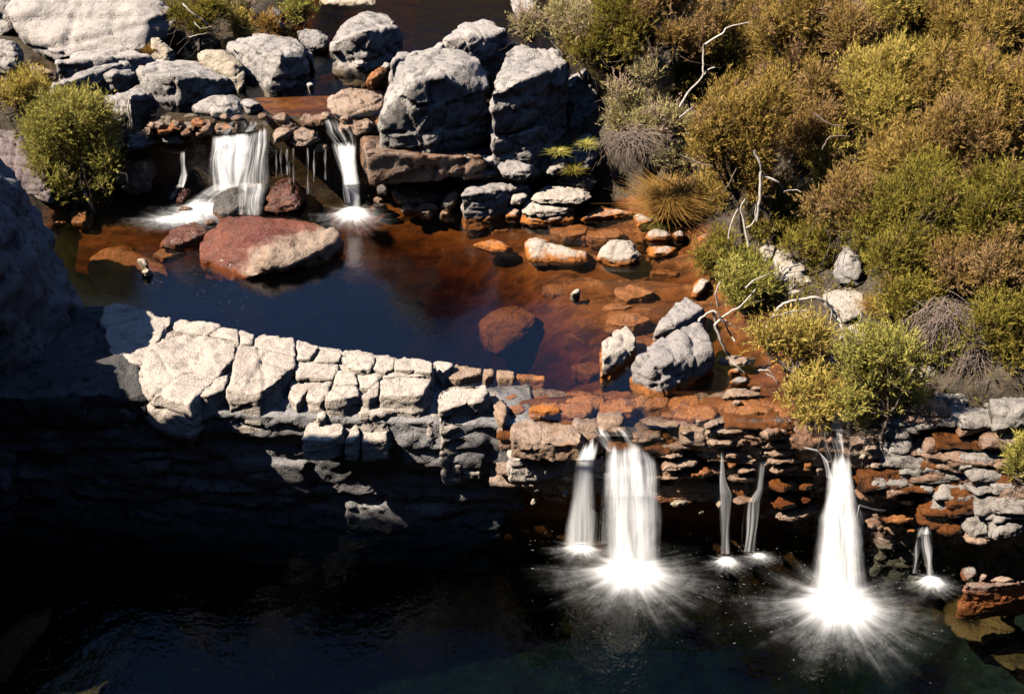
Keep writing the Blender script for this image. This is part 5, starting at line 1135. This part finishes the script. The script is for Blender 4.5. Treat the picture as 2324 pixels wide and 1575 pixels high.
def tussock(label, mat, cx, cy, rx, ry, n=900, name='grass_tussock', group='grass tussocks', base=None):
    VS[0] += 1; rs = np.random.RandomState(VS[0])
    b = np.array(base or onground(cx, cy+ry*0.75)); dist = b[1]*1.2
    RX = rx*dist/FD; H = ry*1.6*dist/FD
    a = rs.rand(n)*2*pi; r = RX*0.35*np.sqrt(rs.rand(n)); root = b+np.stack([np.cos(a)*r, np.sin(a)*r, np.zeros(n)],1)
    od = np.stack([np.cos(a), np.sin(a), np.zeros(n)],1)+rs.randn(n,3)*0.4; od[:,2] = 0
    hh = H*(0.5+0.6*rs.rand(n)); sp = RX*(0.3+0.9*rs.rand(n)); w_ = 0.006+0.005*rs.rand(n)
    sd = np.cross(od, [0,0,1.0]); sd /= np.linalg.norm(sd, axis=1)[:,None]+1e-9
    V = []; ks = 4
    for k in range(ks):
        f = k/(ks-1); p = root+od*(sp*f**1.6)[:,None]; p[:,2] += hh*(f*1.5-0.75*f*f*1.1)
        wd = (w_*(1-f*0.9))[:,None]; V += [p-sd*wd, p+sd*wd]
    V = np.stack(V,1).reshape(-1,3); i = np.arange(n)*ks*2; F = [np.stack([i+2*k,i+2*k+1,i+2*k+3,i+2*k+2],1) for k in range(ks-1)]
    me = np_mesh('blades', V-b, np.concatenate(F), M[mat], smooth=False, attrs={'tint':np.repeat(rs.rand(n), ks*2)})
    o = link(name, me, None, tuple(b)); return tag(o, label, 'grass', group)
def deadwood(label, paths, Y0, y0, name='dead_branch', group='bleached dead branches', mat='dead', lean=0.0012, cat='branch'):
    """bleached branches from picture polylines (frame, coords, r0, r1) standing near the upright plane Y0"""
    VS[0] += 1; rs = np.random.RandomState(VS[0]); T = []
    for f, co, r0, r1 in paths:
        P = [np.array(atY(x, y, Y0+(y0-y)*lean+rs.randn()*0.05)) for x, y in pts(f, *co)]
        T.append((wiggle(P, rs, 0.006), r0, r1))
    V, F = tubes(T, 6); b = V[np.argmin(V[:,2])]
    o = link(name, np_mesh(name, V-b, F, M[mat]), None, tuple(b)); return tag(o, label, cat, group)
def deadbrush(label, cx, cy, rx, ry, Y, n=260, name='dead_shrub', hang=0.6, mat='twig', group='dead twiggy shrubs', foot=None):
    VS[0] += 1; rs = np.random.RandomState(VS[0]); c = np.array(atY(cx, cy-ry*0.7, Y)); dist = np.linalg.norm(c-np.array([0,0,CZ]))
    RX = rx*dist/FD; RZ = ry*dist/FD/cos(PITCH); T = []
    for i in range(n):
        a = rs.rand()*2*pi; st = c+rs.randn(3)*np.array([0.25*RX,0.2*RX,0.15*RZ])
        e = st+np.array([cos(a)*RX*rs.rand(), sin(a)*RX*0.5*rs.rand()-0.1, -hang*RZ*(0.5+1.3*rs.rand())])
        m = (st+e)/2+np.array([cos(a)*0.25*RX, -0.05, 0.15*RZ])+rs.randn(3)*0.04
        T.append((wiggle([st, m, e], rs, 0.012, 3), 0.006, 0.002))
    V, F = tubes(T, 4); o = empty(name, tuple(c)); tag(o, label, 'shrub', group)
    link('twigs', np_mesh('twigs', V-c, F, M[mat]), o)
    g0 = np.array(foot if foot else [c[0], c[1]+0.5, gz(c[0], c[1]+0.5)])
    V, F = tubes([(wiggle([g0, (g0+c)/2+rs.randn(3)*0.08, c], rs, 0.015), 0.03, 0.014)], 6)
    link('stem', np_mesh('stem', V-c, F, M['bark']), o)
    return o

# right bank, from the water up
S = shrub
S('wispy brown-green shrub at the top edge, farthest left on the right bank', 'greygreen', 1275, 65, 110, 85, twigs=40, base=at(1290,165,4.1))
S('dark olive shrub beside the wispy top shrub, above the great boulder', 'green', 1385, 70, 100, 90, base=at(1400,190,4.1))
S('brown half-dead shrub at the top edge behind the bleached trunk', 'brown', 1530, 50, 105, 85, twigs=60, base=at(1530,140,4.6))
S('pale grey-green shrub with bare twigs beneath, right of the great boulder', 'greygreen', 1448, 235, 112, 88, twigs=120, base=at(1440,370,2.7))
S('small twiggy grey shrub under the pale grey-green shrub', 'greygreen', 1545, 335, 85, 62, twigs=90)
S('rounded olive shrub at the left end of the tall bank thicket', 'olive', 1665, 260, 98, 135, base=onground(1690,560))
S('olive shrub with a brown crown above the rounded olive shrub', 'olive', 1765, 130, 125, 115)
S('pinkish brown shrub in the middle of the top thicket', 'brown', 1895, 95, 125, 105)
S('yellow-crowned shrub at the top, right of the pinkish brown shrub', 'yellow', 2040, 90, 105, 95)
S('olive shrub at the top edge, third from the right', 'olive', 2150, 45, 105, 85)
S('broad yellowish shrub at the top right corner', 'olive', 2270, 80, 105, 110)
S('large brown shrub in the heart of the thicket', 'brown', 1850, 260, 130, 115, twigs=40)
S('golden olive shrub right of the large brown shrub', 'yellow', 1995, 240, 105, 105)
S('brownish olive shrub near the right edge, upper middle', 'olive', 2130, 210, 115, 115)
S('olive shrub touching the right edge, upper middle', 'olive', 2275, 240, 95, 120)
S('narrow olive shrub hanging below the rounded olive shrub', 'olive', 1730, 385, 60, 75, twigs=40, base=onground(1745,560))
S('bright yellow bushy shrub in the hollow of the thicket', 'yellow', 1900, 380, 62, 72)
S('brown shrub with hanging twigs under the bright yellow shrub', 'brown', 1930, 470, 86, 78, twigs=80, base=onground(1925,610))
S('olive shrub right of the bright yellow shrub', 'olive', 2060, 355, 105, 100)
S('tawny shrub near the right edge below the middle of the thicket', 'brown', 2200, 350, 110, 105)
S('deep green shrub with upright sprigs, right of the brown hanging shrub', 'green', 2090, 500, 125, 115)
S('deep green shrub at the right edge of the thicket', 'green', 2250, 490, 105, 120)
S('dark shrub hanging low over the bank rocks', 'green', 2080, 640, 120, 100, twigs=80)
S('dark brown-green shrub at the right edge, lowest of the thicket', 'brown', 2230, 620, 105, 95, twigs=80)
S('low olive bush beside the golden tussock at the shore', 'green', 1645, 590, 68, 46)
S('pale yellow-green bush behind the first bleached branch', 'lush', 1690, 660, 85, 68)
S('flat-topped yellow-green bush under the arched dead branch', 'yellow', 1795, 775, 85, 48, base=at(1810,880,2.25), blobs=[(1740,770,28,18),(1790,755,40,22),(1840,765,34,20),(1860,790,24,16),(1800,800,45,18),(1755,790,24,16),(1815,825,24,14)])
S('pale yellow bush over the bright white bank rock', 'yellow', 2040, 722, 46, 36)
S('large bright yellow-green bush above the right lower fall', 'lush', 1990, 855, 98, 92, base=at(2000,985,2.25), blobs=[(1960,790,34,24),(2020,800,40,26),(1930,830,26,22),(1990,850,44,26),(2050,860,34,24),(1950,895,38,26),(2010,910,44,24),(2070,910,22,16),(1925,925,26,20),(1975,945,30,16)])
S('small yellow-green bush overhanging the right lip pool', 'yellow', 1850, 912, 55, 52, base=at(1880,975,2.2))
S('shaded fern-like bush under the thicket, left part', 'green', 1760, 500, 70, 60)
S('shaded golden bush under the thicket beside the trunk', 'gold', 1750, 455, 45, 50)
S('shaded low bush under the thicket, right part', 'green', 1860, 560, 80, 50)
S('dark bush in shade at the right edge above the rubble', 'green', 2275, 760, 70, 80)
S('small bright bush at the right edge above the grey boulders', 'lush', 2318, 1050, 24, 40, base=at(2320,1105,1.9))
S('sprawling dark plant among the shaded bank rubble', 'green', 2190, 1070, 70, 30, n=380)
S('dark sprig plant beside the right bank boulder', 'green', 2120, 1085, 40, 26, n=220)
S('tiny sprig at the lip of the right lower fall', 'yellow', 2050, 1018, 26, 18, n=120)
S('brown-green shrub in the gap between top edge and bleached trunk', 'olive', 1640, 60, 80, 75)
S('low dark shrub behind the bleached trunk', 'green', 1600, 160, 75, 65, twigs=30)
S('tawny shrub at the top edge above the rounded olive shrub', 'brown', 1730, 30, 80, 60)
S('dark understory bush between great boulder and grey-green shrub', 'green', 1400, 165, 60, 55)
S('low golden-green bush behind the golden tussock', 'olive', 1600, 440, 70, 55, twigs=30)
S('small yellow-green bush right of the bright white bank rock', 'lush', 2110, 800, 60, 50)
S('shaded bush below the drooping dead shrubs', 'green', 2190, 930, 60, 40)
tussock('golden grass tussock drooping at the far right shore', 'gold', 1515, 450, 62, 72, n=2200)
tussock('small green sedge below the golden tussock', 'lush', 1490, 505, 30, 26, n=400)
tussock('dry brown tussock on the bank above the white rock', 'gold', 1985, 690, 32, 30, n=500)
tussock('small green plant in the crack below the great boulder', 'lush', 1265, 345, 22, 12, n=260, base=at(1265,352,3.2))
tussock('second small green plant below the great boulder', 'lush', 1330, 325, 20, 12, n=260, base=at(1330,335,3.25))
tussock('dark sprig plant under the light rounded-top boulder', 'green', 1300, 385, 22, 14, n=200, base=at(1300,395,2.9))
# undergrowth and litter over the right bank: nobody could count it
rs = np.random.RandomState(77); n_ = 5000
ux = rs.uniform(2.6, 10.5, n_); uy = rs.uniform(17.0, 33.0, n_); keep = ux > bankX(uy)+0.25+0.3*rs.rand(n_)
ux, uy = ux[keep], uy[keep]; uz = ground(ux, uy); den = fbm(np.stack([ux*0.9, uy*0.9, uz*0],1), 3, 41); k_ = den > -0.18
ux, uy, uz = ux[k_], uy[k_], uz[k_]
L_ = [(a_, b_, c_+0.02, 0.10, 0.10, 0.10) for a_, b_, c_ in zip(ux, uy, uz)]
V, F, tint = crown_mesh(L_, len(L_)*2, rs, spl=0.20, nb=7)
o = link('undergrowth', np_mesh('undergrowth', V, F, M['green'], smooth=False, attrs={'tint':tint*0.4}))
tag(o, 'low heath and leaf litter covering the right bank', 'undergrowth', kind='stuff')
# left bank and stream bank
S('bright green bush on the left shore of the upper pool', 'lush', 160, 345, 98, 112, group='left bank plants', base=at(215,470,2.25), blobs=[(165,258,62,28),(110,300,45,32),(215,300,45,38),(160,330,62,32),(95,350,26,22),(120,395,36,28),(175,410,45,30),(235,365,26,20),(190,450,34,18),(145,440,26,18),(80,320,22,20),(215,255,26,18),(240,415,20,14)])
S('yellowish low bush at the left edge above the green bush', 'yellow', 45, 205, 62, 40, group='left bank plants', base=at(60,250,3.7), twigs=30)
S('dark twiggy shrub in the shade right of the largest boulder', 'green', 445, 40, 62, 52, group='left bank plants', base=at(450,105,3.9), twigs=70)
S('feathery olive shrub at the top edge behind the twiggy shrub', 'greygreen', 530, 12, 60, 34, group='left bank plants', base=at(530,50,3.95), twigs=30)
S('small bright tuft bush left of the two-tone boulder', 'yellow', 547, 66, 24, 22, group='left bank plants', base=at(547,88,3.9), n=240)
S('olive bush by the upper stream at the top edge', 'lush', 682, 26, 38, 30, group='left bank plants', base=at(690,60,3.85))
S('little tawny tuft on top of the two-tone boulder', 'gold', 605, 66, 26, 18, group='left bank plants', base=at(605,84,4.2), n=200)
tussock('dry grass sprouting behind the layered left rock', 'gold', 345, 110, 16, 22, n=220, base=at(345,130,3.95))
# bleached dead wood on the right bank
deadwood('bleached forked dead branch at the shore beside the largest shore stone', [
    ('F', (125,640, 165,600, 230,566, 300,650, 340,720, 368,772), 0.022, 0.012), ('F', (235,660, 285,780, 330,870, 380,930, 432,978), 0.028, 0.010),
    ('F', (235,665, 300,600, 420,520, 508,420), 0.026, 0.008), ('F', (230,566, 245,670), 0.02, 0.026), ('F', (300,625, 340,655, 388,682), 0.012, 0.006),
    ('F', (258,535, 240,450, 275,368), 0.018, 0.007), ('F', (440,410, 500,360, 605,315), 0.016, 0.006)], 18.5, 880)
deadwood('bleached arching dead tree over the bank bushes', [
    ('F', (545,720, 600,655, 640,572, 700,520, 800,490, 900,475, 970,500, 1040,580, 1092,690, 1112,722), 0.024, 0.020), ('F', (1112,722, 1060,790, 1030,880, 975,935), 0.05, 0.035),
    ('F', (640,600, 740,572, 845,560), 0.016, 0.006), ('F', (608,670, 660,636, 760,626, 930,636), 0.016, 0.007), ('F', (970,500, 1022,570, 1008,655), 0.018, 0.006),
    ('F', (1030,880, 1050,950, 1072,1030), 0.022, 0.008), ('F', (1040,900, 1090,960, 1100,985), 0.02, 0.008), ('F', (1000,900, 960,950), 0.03, 0.012),
    ('F', (545,720, 590,790, 610,870, 690,930, 730,1010), 0.028, 0.012), ('F', (1112,722, 1200,650, 1215,600), 0.02, 0.008)], 18.35, 900)
deadwood('fine dead twigs lying over the orange shallows', [
    ('F', (530,965, 600,970, 660,1060), 0.012, 0.004), ('F', (580,985, 640,1020, 650,1055), 0.008, 0.003), ('F', (600,940, 570,965), 0.006, 0.003),
    ('F', (690,1090, 740,1150, 800,1240), 0.012, 0.004), ('F', (700,1130, 760,1180, 770,1240), 0.009, 0.003), ('F', (1000,1090, 1060,1075, 1110,1050), 0.012, 0.004)], 17.6, 920)
deadwood('pale bare trunk leaning up through the thicket', [
    ('C', (0,720, 60,620, 150,520, 155,430, 160,330), 0.022, 0.014), ('C', (170,300, 280,230, 330,180, 470,150), 0.024, 0.010), ('C', (0,790, 60,740, 90,720), 0.016, 0.008),
    ('C', (150,520, 190,470, 235,455), 0.02, 0.010), ('C', (160,330, 170,300), 0.02, 0.03)], 22.8, 280)
deadwood('pale broken trunk under the rounded olive shrub', [
    ('C', (500,1010, 545,1120, 560,1175, 650,1215, 700,1285), 0.026, 0.014), ('C', (545,1150, 540,1330, 520,1480), 0.022, 0.03), ('C', (700,1285, 760,1275, 815,1285), 0.012, 0.005),
    ('C', (330,1600, 345,1500, 392,1400), 0.018, 0.010), ('C', (460,1650, 430,1490, 410,1390, 440,1330), 0.02, 0.010), ('C', (440,1540, 500,1480, 510,1380), 0.016, 0.010)], 20.6, 480, name='dead_tree', cat='dead tree')
deadwood('slender bare stems of the bank thicket', [('C', (0,1040, 120,1090, 220,1110), 0.018, 0.008), ('C', (900,760, 1000,830, 1100,850), 0.02, 0.008), ('C', (960,1000, 1010,920, 1140,915), 0.02, 0.008), ('C', (380,1130, 330,1230, 280,1300), 0.01, 0.005)], 21.0, 380, mat='twig')
deadwood('bent dead branch in the dark hollow right of the largest boulder', [('A', (1225,25, 1280,80, 1350,130, 1400,170), 0.02, 0.008), ('A', (1270,250, 1330,235, 1400,215), 0.012, 0.005), ('A', (1300,150, 1350,190, 1420,180), 0.010, 0.004)], 26.6, 60)
deadwood('dark dead limb hanging over the right bank rubble', [('N', (930,80, 935,170, 990,260, 1060,310), 0.02, 0.008), ('N', (1000,255, 1100,180, 1130,120), 0.01, 0.004), ('N', (830,240, 930,200), 0.008, 0.004)], 17.0, 1000, mat='bark')
deadbrush('grey dead shrub drooping over the layered right bank boulder', 2145, 790, 85, 105, 18.2, n=420)
deadbrush('second grey dead shrub hanging right of the layered boulder', 2210, 870, 60, 95, 17.9, n=300)
deadbrush('grey hanging twigs at the right edge by the boulders', 2315, 985, 34, 55, 16.9, n=160)
deadbrush('grey dead twigs under the pale grey-green shrub', 1440, 345, 80, 50, 23.3, n=260, foot=at(1450,372,2.7))
# thin stick on the veined rock and quartz vein
deadwood('white stick lodged by the dark pyramid rock', [('A', (872,665, 858,720, 872,790, 878,860), 0.014, 0.010)], 24.75, 250, cat='stick')

# ------------------------------------------------------------------ drifting foam flecks: nobody could count them
def flecks(name, n, box, z, seed, size, label, near=None):
    rs = np.random.RandomState(seed); V = []; F = []
    x = rs.uniform(box[0], box[1], n*3); y = rs.uniform(box[2], box[3], n*3)
    den = fbm(np.stack([x*0.012, y*0.02, x*0],1), 3, seed)+(0 if near is None else -0.25+0.5*np.exp(-np.min([((x-a)/b)**2+((y-c)/d)**2 for a, c, b, d in near], axis=0)))
    k = np.argsort(-den-0.25*rs.rand(n*3))[:n]
    for i, (px_, py_) in enumerate(zip(x[k], y[k])):
        p = at(px_, py_, z+0.004); a0 = rs.rand()*6; L = size*(0.4+rs.rand()**2*1.6); w_ = L*(0.25+0.4*rs.rand()); o = len(V)
        for j in range(5):
            t = j/5*2*pi; u, v = cos(t)*L*(0.6+0.5*rs.rand()), sin(t)*w_*(0.6+0.5*rs.rand())
            V.append((p[0]+u*cos(a0)-v*sin(a0), p[1]+u*sin(a0)+v*cos(a0), p[2]+0.002*(i % 3)))
        F += [(o, o+1, o+2), (o, o+2, o+3), (o, o+3, o+4)]
    o = link(name, np_mesh(name, V, F, M['fleck'], smooth=False)); tag(o, label, 'foam', kind='stuff')
M['fleck'] = M['spray'].copy(); M['fleck'].name = 'foam_fleck'
M['fleck'].node_tree.nodes['Mix Shader'].inputs[0].default_value = 0.22
flecks('foam_flecks', 170, (180, 560, 560, 735), ZU, 3, 0.008, 'tiny foam flecks drifting at the left end of the upper pool')
bpy.data.collections.remove(HID)
